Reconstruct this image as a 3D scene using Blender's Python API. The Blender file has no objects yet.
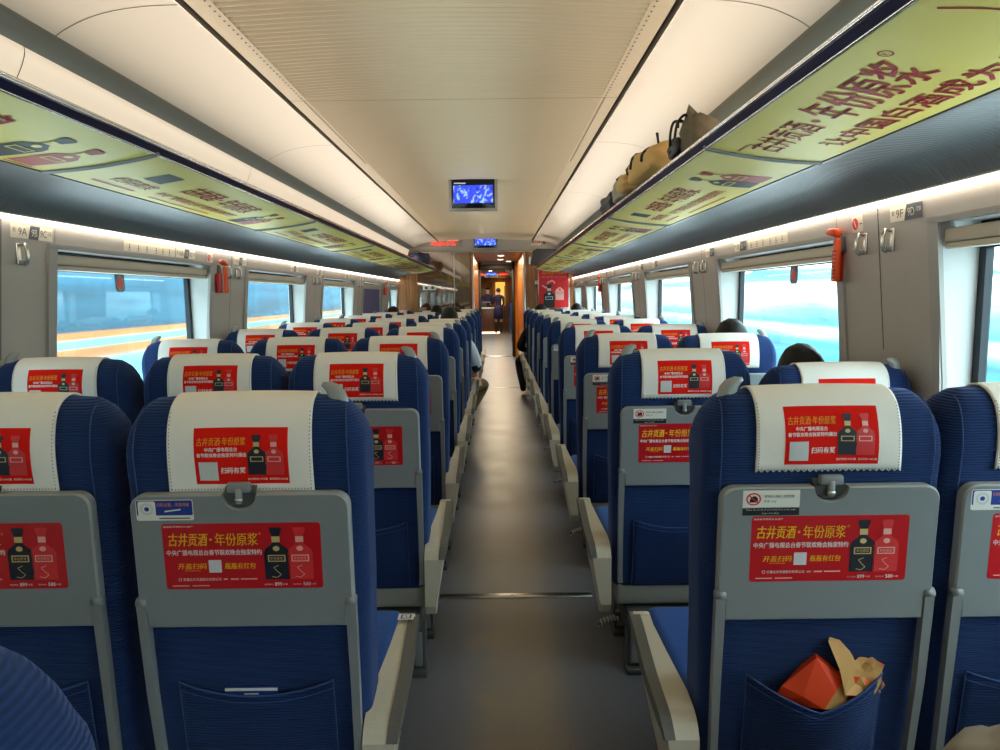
import bpy, bmesh, math, random
from mathutils import Vector, Matrix
random.seed(7)
scene = bpy.context.scene
COL = scene.collection
PI = math.pi
H0 = 1.38            # camera height
XC = -0.193          # centre line of the car

# ---------------------------------------------------------------- materials
def lin(c):
    r = []
    for v in c:
        v = v / 255.0
        r.append(v / 12.92 if v <= 0.04045 else ((v + 0.055) / 1.055) ** 2.4)
    return (r[0], r[1], r[2], 1.0)

def mat(name, rgb, rough=0.5, metal=0.0, noise=0.0, nscale=30.0, bump=0.0, bscale=200.0, emit=None, estr=0.0, spec=0.5, sheen=0.0, stretch=(1, 1, 1)):
    m = bpy.data.materials.new(name); m.use_nodes = True
    nt = m.node_tree; b = nt.nodes['Principled BSDF']
    b.inputs['Base Color'].default_value = lin(rgb)
    b.inputs['Roughness'].default_value = rough
    b.inputs['Metallic'].default_value = metal
    b.inputs['Specular IOR Level'].default_value = spec
    if sheen:
        b.inputs['Sheen Weight'].default_value = sheen
        b.inputs['Sheen Roughness'].default_value = 0.4
        b.inputs['Sheen Tint'].default_value = (0.5, 0.65, 1.0, 1)
    if emit is not None:
        b.inputs['Emission Color'].default_value = lin(emit)
        b.inputs['Emission Strength'].default_value = estr
    if noise or bump:
        tc = nt.nodes.new('ShaderNodeTexCoord')
        mp = nt.nodes.new('ShaderNodeMapping'); mp.inputs['Scale'].default_value = stretch
        nt.links.new(tc.outputs['Object'], mp.inputs['Vector'])
    if noise:
        n = nt.nodes.new('ShaderNodeTexNoise'); n.inputs['Scale'].default_value = nscale; n.inputs['Detail'].default_value = 4
        nt.links.new(mp.outputs['Vector'], n.inputs['Vector'])
        mx = nt.nodes.new('ShaderNodeMix'); mx.data_type = 'RGBA'; mx.blend_type = 'MIX'
        a = [max(0, v * (1 - noise)) for v in lin(rgb)[:3]] + [1]
        c = [min(1, v * (1 + noise)) for v in lin(rgb)[:3]] + [1]
        mx.inputs[6].default_value = a; mx.inputs[7].default_value = c
        nt.links.new(n.outputs['Fac'], mx.inputs[0]); nt.links.new(mx.outputs[2], b.inputs['Base Color'])
    if bump:
        n2 = nt.nodes.new('ShaderNodeTexNoise'); n2.inputs['Scale'].default_value = bscale; n2.inputs['Detail'].default_value = 3
        nt.links.new(mp.outputs['Vector'], n2.inputs['Vector'])
        bp = nt.nodes.new('ShaderNodeBump'); bp.inputs['Strength'].default_value = bump; bp.inputs['Distance'].default_value = 0.004
        nt.links.new(n2.outputs['Fac'], bp.inputs['Height']); nt.links.new(bp.outputs['Normal'], b.inputs['Normal'])
    return m

def corduroy(name, rgb, axis='Z', pitch=0.0052, dist=0.0016):
    m = bpy.data.materials.new(name); m.use_nodes = True
    nt = m.node_tree; b = nt.nodes['Principled BSDF']
    b.inputs['Roughness'].default_value = 0.85
    b.inputs['Specular IOR Level'].default_value = 0.2
    b.inputs['Sheen Weight'].default_value = 0.25
    b.inputs['Sheen Roughness'].default_value = 0.45
    b.inputs['Sheen Tint'].default_value = (0.35, 0.5, 1.0, 1)
    tc = nt.nodes.new('ShaderNodeTexCoord')
    w = nt.nodes.new('ShaderNodeTexWave'); w.wave_type = 'BANDS'; w.bands_direction = axis
    w.inputs['Scale'].default_value = 2 * PI / (20 * pitch); w.inputs['Distortion'].default_value = 0.6
    w.inputs['Detail'].default_value = 1; w.inputs['Detail Scale'].default_value = 0.4
    nt.links.new(tc.outputs['Object'], w.inputs['Vector'])
    bp = nt.nodes.new('ShaderNodeBump'); bp.inputs['Strength'].default_value = 0.75; bp.inputs['Distance'].default_value = dist
    nt.links.new(w.outputs['Fac'], bp.inputs['Height']); nt.links.new(bp.outputs['Normal'], b.inputs['Normal'])
    n = nt.nodes.new('ShaderNodeTexNoise'); n.inputs['Scale'].default_value = 9; n.inputs['Detail'].default_value = 5
    nt.links.new(tc.outputs['Object'], n.inputs['Vector'])
    m1 = nt.nodes.new('ShaderNodeMix'); m1.data_type = 'RGBA'
    c = lin(rgb)
    m1.inputs[6].default_value = (c[0] * .72, c[1] * .75, c[2] * .78, 1); m1.inputs[7].default_value = (c[0] * 1.3, c[1] * 1.28, c[2] * 1.2, 1)
    nt.links.new(n.outputs['Fac'], m1.inputs[0])
    m2 = nt.nodes.new('ShaderNodeMix'); m2.data_type = 'RGBA'; m2.blend_type = 'MULTIPLY'; m2.inputs[0].default_value = 0.4
    nt.links.new(m1.outputs[2], m2.inputs[6]); nt.links.new(w.outputs['Color'], m2.inputs[7])
    nt.links.new(m2.outputs[2], b.inputs['Base Color'])
    return m

def wood(name, a, c, scale=6.0, rough=0.3):
    m = bpy.data.materials.new(name); m.use_nodes = True
    nt = m.node_tree; b = nt.nodes['Principled BSDF']; b.inputs['Roughness'].default_value = rough
    tc = nt.nodes.new('ShaderNodeTexCoord'); mp = nt.nodes.new('ShaderNodeMapping'); mp.inputs['Scale'].default_value = (1, 1, 0.06)
    nt.links.new(tc.outputs['Object'], mp.inputs['Vector'])
    n = nt.nodes.new('ShaderNodeTexNoise'); n.inputs['Scale'].default_value = scale * 4; n.inputs['Detail'].default_value = 8; n.inputs['Distortion'].default_value = 0.6
    nt.links.new(mp.outputs['Vector'], n.inputs['Vector'])
    r = nt.nodes.new('ShaderNodeValToRGB'); r.color_ramp.elements[0].position = 0.3; r.color_ramp.elements[1].position = 0.7
    r.color_ramp.elements[0].color = lin(a); r.color_ramp.elements[1].color = lin(c)
    nt.links.new(n.outputs['Fac'], r.inputs['Fac']); nt.links.new(r.outputs['Color'], b.inputs['Base Color'])
    return m

def streaky(name, stops, zlo, zhi, streak=0.25, emis=0.0):
    """bands of colour across the height of a long wall, broken up by streaks running along it"""
    m = bpy.data.materials.new(name); m.use_nodes = True
    nt = m.node_tree; b = nt.nodes['Principled BSDF']; b.inputs['Roughness'].default_value = 0.8
    tc = nt.nodes.new('ShaderNodeTexCoord'); sep = nt.nodes.new('ShaderNodeSeparateXYZ'); nt.links.new(tc.outputs['Object'], sep.inputs[0])
    mr = nt.nodes.new('ShaderNodeMapRange'); mr.inputs[1].default_value = zlo; mr.inputs[2].default_value = zhi
    nt.links.new(sep.outputs['Z'], mr.inputs[0])
    r = nt.nodes.new('ShaderNodeValToRGB'); cr = r.color_ramp; cr.interpolation = 'LINEAR'
    while len(cr.elements) < len(stops): cr.elements.new(0.5)
    for e, (p, c) in zip(cr.elements, stops):
        e.position = (p - zlo) / (zhi - zlo); e.color = lin(c)
    nt.links.new(mr.outputs[0], r.inputs['Fac'])
    mp = nt.nodes.new('ShaderNodeMapping'); mp.inputs['Scale'].default_value = (1, 0.12, 1.6); nt.links.new(tc.outputs['Object'], mp.inputs['Vector'])
    n = nt.nodes.new('ShaderNodeTexNoise'); n.inputs['Scale'].default_value = 2.2; n.inputs['Detail'].default_value = 6
    nt.links.new(mp.outputs['Vector'], n.inputs['Vector'])
    r2 = nt.nodes.new('ShaderNodeValToRGB'); r2.color_ramp.elements[0].position = 0.32; r2.color_ramp.elements[1].position = 0.68
    r2.color_ramp.elements[0].color = (1 - streak * 1.6,) * 3 + (1,); r2.color_ramp.elements[1].color = (1, 1, 1, 1)
    nt.links.new(n.outputs['Fac'], r2.inputs['Fac'])
    mx = nt.nodes.new('ShaderNodeMix'); mx.data_type = 'RGBA'; mx.blend_type = 'MULTIPLY'; mx.inputs[0].default_value = 1
    nt.links.new(r.outputs['Color'], mx.inputs[6]); nt.links.new(r2.outputs['Color'], mx.inputs[7])
    nt.links.new(mx.outputs[2], b.inputs['Base Color'])
    return m

M = {}
M['seat'] = corduroy('navy_corduroy', (28, 53, 104))
M['pocket'] = corduroy('pocket_corduroy', (25, 48, 96), pitch=0.0065)
M['cushion'] = mat('cushion_fabric', (22, 70, 140), 0.9, noise=.2, nscale=60, sheen=.2)
M['piping'] = mat('seam_thread', (44, 72, 124), 0.8)
M['cover'] = mat('cover_cloth', (238, 233, 224), 0.9, noise=.04, nscale=12, bump=.15, bscale=40, spec=.1)
M['stitch'] = mat('stitch_grey', (110, 112, 118), 0.8)
M['tray'] = mat('tray_grey_plastic', (126, 131, 133), 0.42, noise=.04, nscale=300, bump=.05, bscale=900)
M['trayedge'] = mat('tray_edge', (148, 151, 150), 0.4)
M['arm'] = mat('tray_arm_grey', (126, 129, 130), 0.38)
M['latch'] = mat('latch_grey', (92, 95, 96), 0.25, metal=.4)
M['beige'] = mat('armrest_beige', (188, 180, 162), 0.45, noise=.03, nscale=200)
M['trim'] = mat('armrest_trim_grey', (86, 86, 82), 0.4)
M['handle'] = mat('handle_grey', (150, 152, 148), 0.25)
M['base'] = mat('base_beam_grey', (140, 140, 134), 0.45)
M['leg'] = mat('base_leg_dark', (62, 68, 70), 0.45, noise=.1, nscale=30)
M['steel'] = mat('steel', (200, 198, 190), 0.28, metal=1)
M['chrome'] = mat('chrome', (225, 225, 225), 0.18, metal=1)
M['black'] = mat('black_print', (16, 18, 24), 0.5)
M['blackg'] = mat('black_gloss', (10, 10, 14), 0.15)
M['red'] = mat('ad_red_vinyl', (190, 14, 26), 0.35)
M['redc'] = mat('ad_red_cloth', (226, 30, 20), 0.85, spec=.1)
M['yellow'] = mat('print_yellow', (250, 205, 20), 0.5)
M['gold'] = mat('print_gold', (205, 178, 118), 0.5)
M['orangep'] = mat('print_orange', (245, 150, 25), 0.7)
M['white'] = mat('print_white', (240, 236, 230), 0.6)
M['paleg'] = mat('blank_patch', (205, 205, 205), 0.6)
M['btl'] = mat('print_bottle_black', (20, 24, 38), 0.5)
M['btlr'] = mat('print_bottle_red', (214, 46, 48), 0.5)
M['btlrd'] = mat('print_bottle_darkred', (150, 12, 20), 0.5)
M['signblue'] = mat('sticker_blue', (24, 52, 140), 0.4)
M['signwhite'] = mat('sticker_white', (226, 224, 214), 0.45)
M['signred'] = mat('sticker_red', (214, 24, 28), 0.4)
M['signgrey'] = mat('sign_dark_grey', (74, 78, 84), 0.4)
M['signcream'] = mat('sign_cream', (226, 214, 192), 0.45)
M['salmon'] = mat('sticker_salmon', (238, 150, 130), 0.5)
M['wall'] = mat('wall_panel', (172, 165, 156), 0.42, noise=.02, nscale=20)
M['wallframe'] = mat('window_surround', (160, 156, 150), 0.4)
M['jamb'] = mat('window_jamb', (196, 196, 192), 0.5)
M['seal'] = mat('window_seal', (18, 26, 34), 0.5)
M['groove'] = mat('panel_groove', (70, 68, 66), 0.7)
M['blindcase'] = mat('blind_cassette', (196, 184, 164), 0.45)
M['blind'] = mat('blind_purple', (98, 94, 132), 0.8)
M['lower'] = mat('wall_lower', (130, 130, 128), 0.6)
M['cove'] = mat('cove_grey', (124, 130, 132), 0.38)
M['ceil'] = mat('ceiling_side_panel', (222, 212, 196), 0.38, noise=.015, nscale=3)
M['ceilmid'] = mat('ceiling_ribbed', (224, 204, 170), 0.38, noise=.03, nscale=5, stretch=(.3, 3, 1))
M['ceilgrey'] = mat('ceiling_recess_shade_grey', (150, 156, 150), 0.6)  # shade of the recess put into the colour, greyer than the side panels
M['channel'] = mat('ceiling_channel', (60, 54, 48), 0.5)
M['channellip'] = mat('ceiling_channel_lip', (190, 180, 165), 0.3, metal=.6)
M['tube'] = mat('lamp_cover', (240, 226, 206), 0.35, emit=(255, 232, 204), estr=0.34)
M['led'] = mat('led_strip', (255, 250, 240), 0.5, emit=(255, 240, 222), estr=4.5)
M['rackgrey'] = mat('rack_underside', (96, 104, 108), 0.35)
M['navy'] = mat('rack_navy_strip', (16, 26, 60), 0.3)
M['adgreen'] = mat('rack_ad_yellow_green', (224, 202, 102), 0.45, spec=.2, noise=.03, nscale=3)
M['adred'] = mat('rack_ad_red_print', (160, 18, 22), 0.5, spec=.15)
M['addark'] = mat('rack_ad_dark_print', (52, 56, 54), 0.5, spec=.15)
M['adrose'] = mat('rack_ad_rose_print', (184, 80, 70), 0.5, spec=.15)
M['wood'] = wood('bulkhead_wood', (112, 66, 36), (168, 112, 66), rough=.25)
M['woodg'] = wood('column_wood', (170, 98, 26), (206, 132, 44), rough=.3)
M['woodd'] = wood('counter_wood', (72, 40, 26), (104, 62, 40), rough=.35)
M['screen'] = mat('screen_off', (8, 10, 26), 0.15)
M['screenframe'] = mat('screen_frame', (150, 145, 136), 0.35)
M['hammer'] = mat('hammer_orange', (238, 84, 24), 0.4)
M['hammerred'] = mat('hammer_bracket_red', (176, 20, 24), 0.4)
M['skin'] = mat('skin', (214, 164, 132), 0.55)
M['hair'] = mat('hair_black', (14, 12, 12), 0.55, bump=.3, bscale=90, stretch=(3, 3, .3), spec=.3)
M['jacket'] = mat('dark_jacket', (22, 24, 32), 0.85)
M['trousers'] = mat('dark_trousers', (34, 42, 58), 0.9)
M['khaki'] = mat('khaki_trousers', (124, 104, 76), 0.9)
M['tealcoat'] = mat('teal_coat', (30, 54, 66), 0.9)
M['whitecoat'] = mat('white_coat', (206, 214, 220), 0.8)
M['uniform'] = mat('navy_uniform', (34, 26, 66), 0.8)
M['shoe'] = mat('shoe_black', (20, 20, 22), 0.5)
M['sole'] = mat('shoe_sole', (210, 206, 200), 0.6)
M['tan'] = mat('tan_bag_cloth', (196, 158, 92), 0.8, bump=.4, bscale=25)
M['strap'] = mat('black_strap', (24, 22, 22), 0.7)
M['olive'] = mat('olive_bag_cloth', (96, 84, 62), 0.8, bump=.5, bscale=25)
M['darkbag'] = mat('black_bag_cloth', (30, 32, 38), 0.6, bump=.5, bscale=25)
M['navybag'] = mat('navy_bag_cloth', (24, 34, 62), 0.7, bump=.4, bscale=25)
M['greycloth'] = mat('grey_bag_cloth', (150, 140, 124), 0.8, bump=.4, bscale=25)
M['kraft'] = mat('kraft_paper', (196, 146, 84), 0.7)
M['orange'] = mat('orange_paper', (232, 68, 20), 0.6)
M['counter'] = mat('counter_top_white', (236, 228, 214), 0.3)
M['cabinet'] = mat('cabinet_glow', (240, 190, 90), 0.5, emit=(255, 190, 84), estr=.8)
M['portal'] = mat('portal_black', (22, 20, 20), 0.4)
M['redled'] = mat('led_text_red', (255, 60, 30), 0.5, emit=(255, 50, 24), estr=1.6)
M['down'] = mat('downlight', (255, 250, 235), 0.5, emit=(255, 240, 215), estr=6)
M['footglow'] = mat('counter_foot_light', (255, 240, 210), 0.5, emit=(255, 225, 180), estr=1.6)
M['posterred'] = mat('poster_red', (200, 20, 30), 0.35)
M['posterpale'] = mat('poster_pale', (236, 170, 160), 0.4)
M['darkceil'] = mat('vestibule_ceiling', (96, 80, 66), 0.4)

# window glass: tinted, thin
m = bpy.data.materials.new('window_glass'); m.use_nodes = True; nt = m.node_tree; nt.nodes.clear()
o = nt.nodes.new('ShaderNodeOutputMaterial'); t = nt.nodes.new('ShaderNodeBsdfTransparent'); t.inputs[0].default_value = (0.83, 0.955, 0.98, 1)
g = nt.nodes.new('ShaderNodeBsdfGlossy'); g.inputs['Roughness'].default_value = 0.02
mx = nt.nodes.new('ShaderNodeMixShader'); mx.inputs[0].default_value = 0.05; nt.links.new(t.outputs[0], mx.inputs[1]); nt.links.new(g.outputs[0], mx.inputs[2]); nt.links.new(mx.outputs[0], o.inputs[0])
M['glass'] = m
m = bpy.data.materials.new('partition_glass'); m.use_nodes = True; nt = m.node_tree; nt.nodes.clear()
o = nt.nodes.new('ShaderNodeOutputMaterial'); t = nt.nodes.new('ShaderNodeBsdfTransparent'); t.inputs[0].default_value = (0.86, 0.84, 0.8, 1)
g = nt.nodes.new('ShaderNodeBsdfGlossy'); g.inputs['Roughness'].default_value = 0.03; g.inputs[0].default_value = (.9, .88, .85, 1)
mx = nt.nodes.new('ShaderNodeMixShader'); mx.inputs[0].default_value = 0.2; nt.links.new(t.outputs[0], mx.inputs[1]); nt.links.new(g.outputs[0], mx.inputs[2]); nt.links.new(mx.outputs[0], o.inputs[0])
M['pglass'] = m
# floor: dark speckled vinyl, worn paler along the aisle
m = bpy.data.materials.new('floor_vinyl'); m.use_nodes = True; nt = m.node_tree; b = nt.nodes['Principled BSDF']
tc = nt.nodes.new('ShaderNodeTexCoord'); sep = nt.nodes.new('ShaderNodeSeparateXYZ'); nt.links.new(tc.outputs['Object'], sep.inputs[0])
n = nt.nodes.new('ShaderNodeTexNoise'); n.inputs['Scale'].default_value = 7; n.inputs['Detail'].default_value = 8; nt.links.new(tc.outputs['Object'], n.inputs['Vector'])
ma = nt.nodes.new('ShaderNodeMath'); ma.operation = 'MULTIPLY_ADD'; ma.inputs[1].default_value = 0.10; nt.links.new(n.outputs['Fac'], ma.inputs[0]); nt.links.new(sep.outputs['X'], ma.inputs[2])
sb = nt.nodes.new('ShaderNodeMath'); sb.operation = 'SUBTRACT'; sb.inputs[1].default_value = 0.10; nt.links.new(ma.outputs[0], sb.inputs[0])
ab = nt.nodes.new('ShaderNodeMath'); ab.operation = 'ABSOLUTE'; nt.links.new(sb.outputs[0], ab.inputs[0])
mr = nt.nodes.new('ShaderNodeMapRange'); mr.inputs[1].default_value = 0.07; mr.inputs[2].default_value = 0.22; mr.inputs[3].default_value = 1; mr.inputs[4].default_value = 0; mr.interpolation_type = 'SMOOTHSTEP'
nt.links.new(ab.outputs[0], mr.inputs[0])
n2 = nt.nodes.new('ShaderNodeTexNoise'); n2.inputs['Scale'].default_value = 3.5; n2.inputs['Detail'].default_value = 9; n2.inputs['Roughness'].default_value = .65; nt.links.new(tc.outputs['Object'], n2.inputs['Vector'])
mm = nt.nodes.new('ShaderNodeMath'); mm.operation = 'MULTIPLY'; nt.links.new(mr.outputs[0], mm.inputs[0]); nt.links.new(n2.outputs['Fac'], mm.inputs[1])
cm = nt.nodes.new('ShaderNodeMix'); cm.data_type = 'RGBA'; cm.inputs[6].default_value = lin((106, 108, 118)); cm.inputs[7].default_value = lin((160, 138, 108)); nt.links.new(mm.outputs[0], cm.inputs[0])
n3 = nt.nodes.new('ShaderNodeTexNoise'); n3.inputs['Scale'].default_value = 160; nt.links.new(tc.outputs['Object'], n3.inputs['Vector'])
cm2 = nt.nodes.new('ShaderNodeMix'); cm2.data_type = 'RGBA'; cm2.blend_type = 'MULTIPLY'; cm2.inputs[0].default_value = .35; nt.links.new(cm.outputs[2], cm2.inputs[6]); nt.links.new(n3.outputs['Fac'], cm2.inputs[7])
nt.links.new(cm2.outputs[2], b.inputs['Base Color']); b.inputs['Roughness'].default_value = 0.36
mr2 = nt.nodes.new('ShaderNodeMapRange'); mr2.inputs[3].default_value = .28; mr2.inputs[4].default_value = .46; nt.links.new(n2.outputs['Fac'], mr2.inputs[0]); nt.links.new(mr2.outputs[0], b.inputs['Roughness'])
M['floor'] = m
# video picture on the screens
m = bpy.data.materials.new('screen_picture'); m.use_nodes = True; nt = m.node_tree; b = nt.nodes['Principled BSDF']
tc = nt.nodes.new('ShaderNodeTexCoord'); n = nt.nodes.new('ShaderNodeTexNoise'); n.inputs['Scale'].default_value = 14; n.inputs['Detail'].default_value = 4; n.inputs['Distortion'].default_value = 1.8
nt.links.new(tc.outputs['Object'], n.inputs['Vector'])
r = nt.nodes.new('ShaderNodeValToRGB'); cr = r.color_ramp
for p, c in ((0.3, (10, 20, 90)), (0.45, (20, 70, 220)), (0.55, (60, 40, 190)), (0.62, (130, 190, 250)), (0.75, (150, 60, 200))):
    e = cr.elements.new(p); e.color = lin(c)
cr.elements.remove(cr.elements[0]); cr.elements.remove(cr.elements[-1])
nt.links.new(n.outputs['Fac'], r.inputs['Fac']); nt.links.new(r.outputs['Color'], b.inputs['Emission Color']); b.inputs['Emission Strength'].default_value = 1.1
b.inputs['Base Color'].default_value = (0.01, 0.01, 0.02, 1)
M['picture'] = m

# ---------------------------------------------------------------- mesh builder
class MB:
    def __init__(s):
        s.v = []; s.f = []; s.mi = []; s.mats = []; s.sm = []
    def m(s, name):
        if name not in s.mats: s.mats.append(name)
        return s.mats.index(name)
    def add(s, vs, fs, mt, smooth=False, mtx=None):
        k = len(s.v); i = s.m(mt)
        for p in vs:
            p = Vector(p)
            s.v.append(mtx @ p if mtx else p)
        for f in fs:
            s.f.append([k + j for j in f]); s.mi.append(i); s.sm.append(smooth)
    def frombm(s, bm, mt, smooth=False, mtx=None):
        bm.verts.index_update()
        s.add([v.co.copy() for v in bm.verts], [[v.index for v in f.verts] for f in bm.faces], mt, smooth, mtx); bm.free()
    def box(s, c, d, mt, bev=0.0, seg=2, rot=None, smooth=False):
        bm = bmesh.new(); bmesh.ops.create_cube(bm, size=1)
        bmesh.ops.scale(bm, vec=d, verts=bm.verts)
        if bev: bmesh.ops.bevel(bm, geom=bm.edges[:], offset=bev, segments=seg, affect='EDGES', profile=0.5)
        T = Matrix.Translation(c)
        if rot: T = T @ rot
        s.frombm(bm, mt, smooth or bev > 0, T)
    def bb(s, lo, hi, mt, bev=0.0, seg=2):
        s.box([(a + b) / 2 for a, b in zip(lo, hi)], [abs(b - a) for a, b in zip(lo, hi)], mt, bev, seg)
    def tube(s, pts, r, mt, n=10, cap=True):
        pts = [Vector(p) for p in pts]; rr = r if isinstance(r, (list, tuple)) else [r] * len(pts)
        vs = []; fs = []; up = None
        for i, p in enumerate(pts):
            d = (pts[min(i + 1, len(pts) - 1)] - pts[max(i - 1, 0)]).normalized()
            if up is None:
                up = Vector((0, 0, 1)) if abs(d.z) < .9 else Vector((1, 0, 0))
            a = d.cross(up).normalized(); b_ = a.cross(d).normalized(); up = b_
            for k in range(n):
                t = 2 * PI * k / n
                vs.append(p + a * math.cos(t) * rr[i] + b_ * math.sin(t) * rr[i])
        for i in range(len(pts) - 1):
            for k in range(n):
                fs.append([i * n + k, i * n + (k + 1) % n, (i + 1) * n + (k + 1) % n, (i + 1) * n + k])
        if cap: fs.append(list(range(n))[::-1]); fs.append([(len(pts) - 1) * n + k for k in range(n)])
        s.add(vs, fs, mt, True)
    def prism(s, poly, plane, lo, hi, mt, smooth=False, mtx=None):
        """poly: 2-D outline; plane 'yz' extrudes in x, 'xz' in y, 'xy' in z"""
        n = len(poly)
        def P(a, b, t):
            return {'yz': (t, a, b), 'xz': (a, t, b), 'xy': (a, b, t)}[plane]
        vs = [P(a, b, lo) for a, b in poly] + [P(a, b, hi) for a, b in poly]
        fs = [[i, (i + 1) % n, n + (i + 1) % n, n + i] for i in range(n)] + [list(range(n))[::-1], [n + i for i in range(n)]]
        s.add(vs, fs, mt, smooth, mtx)
    def sweep(s, prof, ys, mt, thick=0.0, smooth=True):
        """open profile [(x,z)] drawn along y stations"""
        n = len(prof); vs = []; fs = []
        for y in ys:
            for a, b in prof: vs.append((a, y, b))
        for j in range(len(ys) - 1):
            for i in range(n - 1):
                fs.append([j * n + i, j * n + i + 1, (j + 1) * n + i + 1, (j + 1) * n + i])
        s.add(vs, fs, mt, smooth)
    def sphere(s, c, r, mt, seg=16, mtx=None, rot=None):
        bm = bmesh.new(); bmesh.ops.create_uvsphere(bm, u_segments=seg, v_segments=max(6, seg * 2 // 3), radius=1)
        sc = Matrix.Diagonal((*([r] * 3 if not isinstance(r, (tuple, list)) else r), 1))
        T = Matrix.Translation(c) @ (rot if rot else Matrix.Identity(4)) @ sc
        s.frombm(bm, mt, True, T)
    def mesh(s, name):
        me = bpy.data.meshes.new(name); me.from_pydata(s.v, [], s.f)
        for k in s.mats: me.materials.append(M[k])
        me.polygons.foreach_set('material_index', s.mi); me.polygons.foreach_set('use_smooth', s.sm)
        me.update()
        bm = bmesh.new(); bm.from_mesh(me)
        if not getattr(s, 'keepn', False) and len(bm.faces) < 4000: bmesh.ops.recalc_face_normals(bm, faces=bm.faces[:])
        bm.to_mesh(me); bm.free()
        return me
    def build(s, name, parent=None, **k):
        return put(name, s.mesh(name), parent, **k)

def put(name, me, parent=None, label=None, cat=None, group=None, kind=None, loc=None, rot=None):
    o = bpy.data.objects.new(name, me); COL.objects.link(o)
    if parent is not None: o.parent = parent
    if label: o['label'] = label
    if cat: o['category'] = cat
    if group: o['group'] = group
    if kind: o['kind'] = kind
    if loc is not None: o.location = loc
    if rot is not None: o.rotation_euler = rot
    return o
def thing(name, label, cat, loc=(0, 0, 0), group=None, rot=None):
    return put(name, None, None, label, cat, group, None, loc, rot)
def struct(name, mb, parent=None):
    return mb.build(name, parent, kind='structure' if parent is None else None)
def smooth_angle(o, ang=40):
    pass

# ---------------------------------------------------------------- lettering
_tc = {}
def textgeo(s, bold=0.0, res=2):
    k = (s, bold, res)
    if k in _tc: return _tc[k]
    cu = bpy.data.curves.new('t', 'FONT'); cu.body = s; cu.size = 1.0; cu.resolution_u = res; cu.fill_mode = 'FRONT'
    ob = bpy.data.objects.new('t', cu); COL.objects.link(ob)
    bpy.context.view_layer.update()
    dg = bpy.context.evaluated_depsgraph_get(); me = ob.evaluated_get(dg).to_mesh()
    vs = [(v.co.x, v.co.y) for v in me.vertices]; fs = [list(p.vertices) for p in me.polygons]
    bpy.data.objects.remove(ob); bpy.data.curves.remove(cu)
    if not vs: vs = [(0, 0), (1, 0), (1, 1)]; fs = [[0, 1, 2]]
    x0 = min(v[0] for v in vs); x1 = max(v[0] for v in vs); y0 = min(v[1] for v in vs); y1 = max(v[1] for v in vs)
    vs = [((a - x0) / (x1 - x0), (b_ - y0) / (y1 - y0)) for a, b_ in vs]
    _tc[k] = (vs, fs, (x1 - x0) / (y1 - y0)); return _tc[k]
def ptext(mb, s, u0, u1, v0, v1, mt, mp, layer=2, bold=0.02, shear=0.0, res=2):
    vs, fs, _ = textgeo(s, 0, res)
    k = bold * (v1 - v0) * .8
    for du, dv in (((0, 0),) if bold < .005 else ((-k, 0), (k, 0)) if bold < .022 else ((-k, -k * .5), (k, k * .5), (k, -k * .5))):
        mb.add([mp(du + u0 + (u1 - u0) * a + shear * b_ * (v1 - v0), dv + v0 + (v1 - v0) * b_, layer) for a, b_ in vs], fs, mt)
def prect(mb, u0, u1, v0, v1, mt, mp, layer=0, nu=1, nv=1, rad=0.0):
    if rad:
        pts = []
        for cx, cy, a0 in ((u1 - rad, v1 - rad, 0), (u0 + rad, v1 - rad, 90), (u0 + rad, v0 + rad, 180), (u1 - rad, v0 + rad, 270)):
            for k in range(5):
                t = math.radians(a0 + 22.5 * k); pts.append((cx + rad * math.cos(t), cy + rad * math.sin(t)))
        mb.add([mp(a, b_, layer) for a, b_ in pts], [list(range(len(pts)))], mt); return
    vs = [mp(u0 + (u1 - u0) * i / nu, v0 + (v1 - v0) * j / nv, layer) for j in range(nv + 1) for i in range(nu + 1)]
    fs = [[j * (nu + 1) + i, j * (nu + 1) + i + 1, (j + 1) * (nu + 1) + i + 1, (j + 1) * (nu + 1) + i] for j in range(nv) for i in range(nu)]
    mb.add(vs, fs, mt)
def ppoly(mb, pts, mt, mp, layer=1):
    if getattr(mb, 'fine', 0):
        bm = bmesh.new(); bm.faces.new([bm.verts.new((a, b_, 0)) for a, b_ in pts]); bmesh.ops.triangulate(bm, faces=bm.faces[:])
        for _ in range(5):
            es = [e for e in bm.edges if e.calc_length() > .025]
            if not es: break
            bmesh.ops.subdivide_edges(bm, edges=es, cuts=1); bmesh.ops.triangulate(bm, faces=bm.faces[:])
        bm.verts.index_update(); mb.add([mp(v.co.x, v.co.y, layer) for v in bm.verts], [[v.index for v in f.verts] for f in bm.faces], mt); bm.free(); return
    mb.add([mp(a, b_, layer) for a, b_ in pts], [list(range(len(pts)))], mt)
def pdisc(mb, u, v, r, mt, mp, layer=1, n=20, ry=None, ring=0):
    ry = ry or r
    if ring:
        o = [(u + r * math.cos(2 * PI * k / n), v + ry * math.sin(2 * PI * k / n)) for k in range(n)]
        i = [(u + (r - ring) * math.cos(2 * PI * k / n), v + (ry - ring) * math.sin(2 * PI * k / n)) for k in range(n)]
        mb.add([mp(a, b_, layer) for a, b_ in o + i], [[k, (k + 1) % n, n + (k + 1) % n, n + k] for k in range(n)], mt)
    else:
        ppoly(mb, [(u + r * math.cos(2 * PI * k / n), v + ry * math.sin(2 * PI * k / n)) for k in range(n)], mt, mp, layer)
def pline(mb, pts, w, mt, mp, layer=2):
    for (a, b_), (c, d) in zip(pts[:-1], pts[1:]):
        L = math.hypot(c - a, d - b_) or 1; nx, ny = -(d - b_) / L * w / 2, (c - a) / L * w / 2
        mb.add([mp(a + nx, b_ + ny, layer), mp(a - nx, b_ - ny, layer), mp(c - nx, d - ny, layer), mp(c + nx, d + ny, layer)], [[0, 1, 2, 3]], mt)
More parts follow.
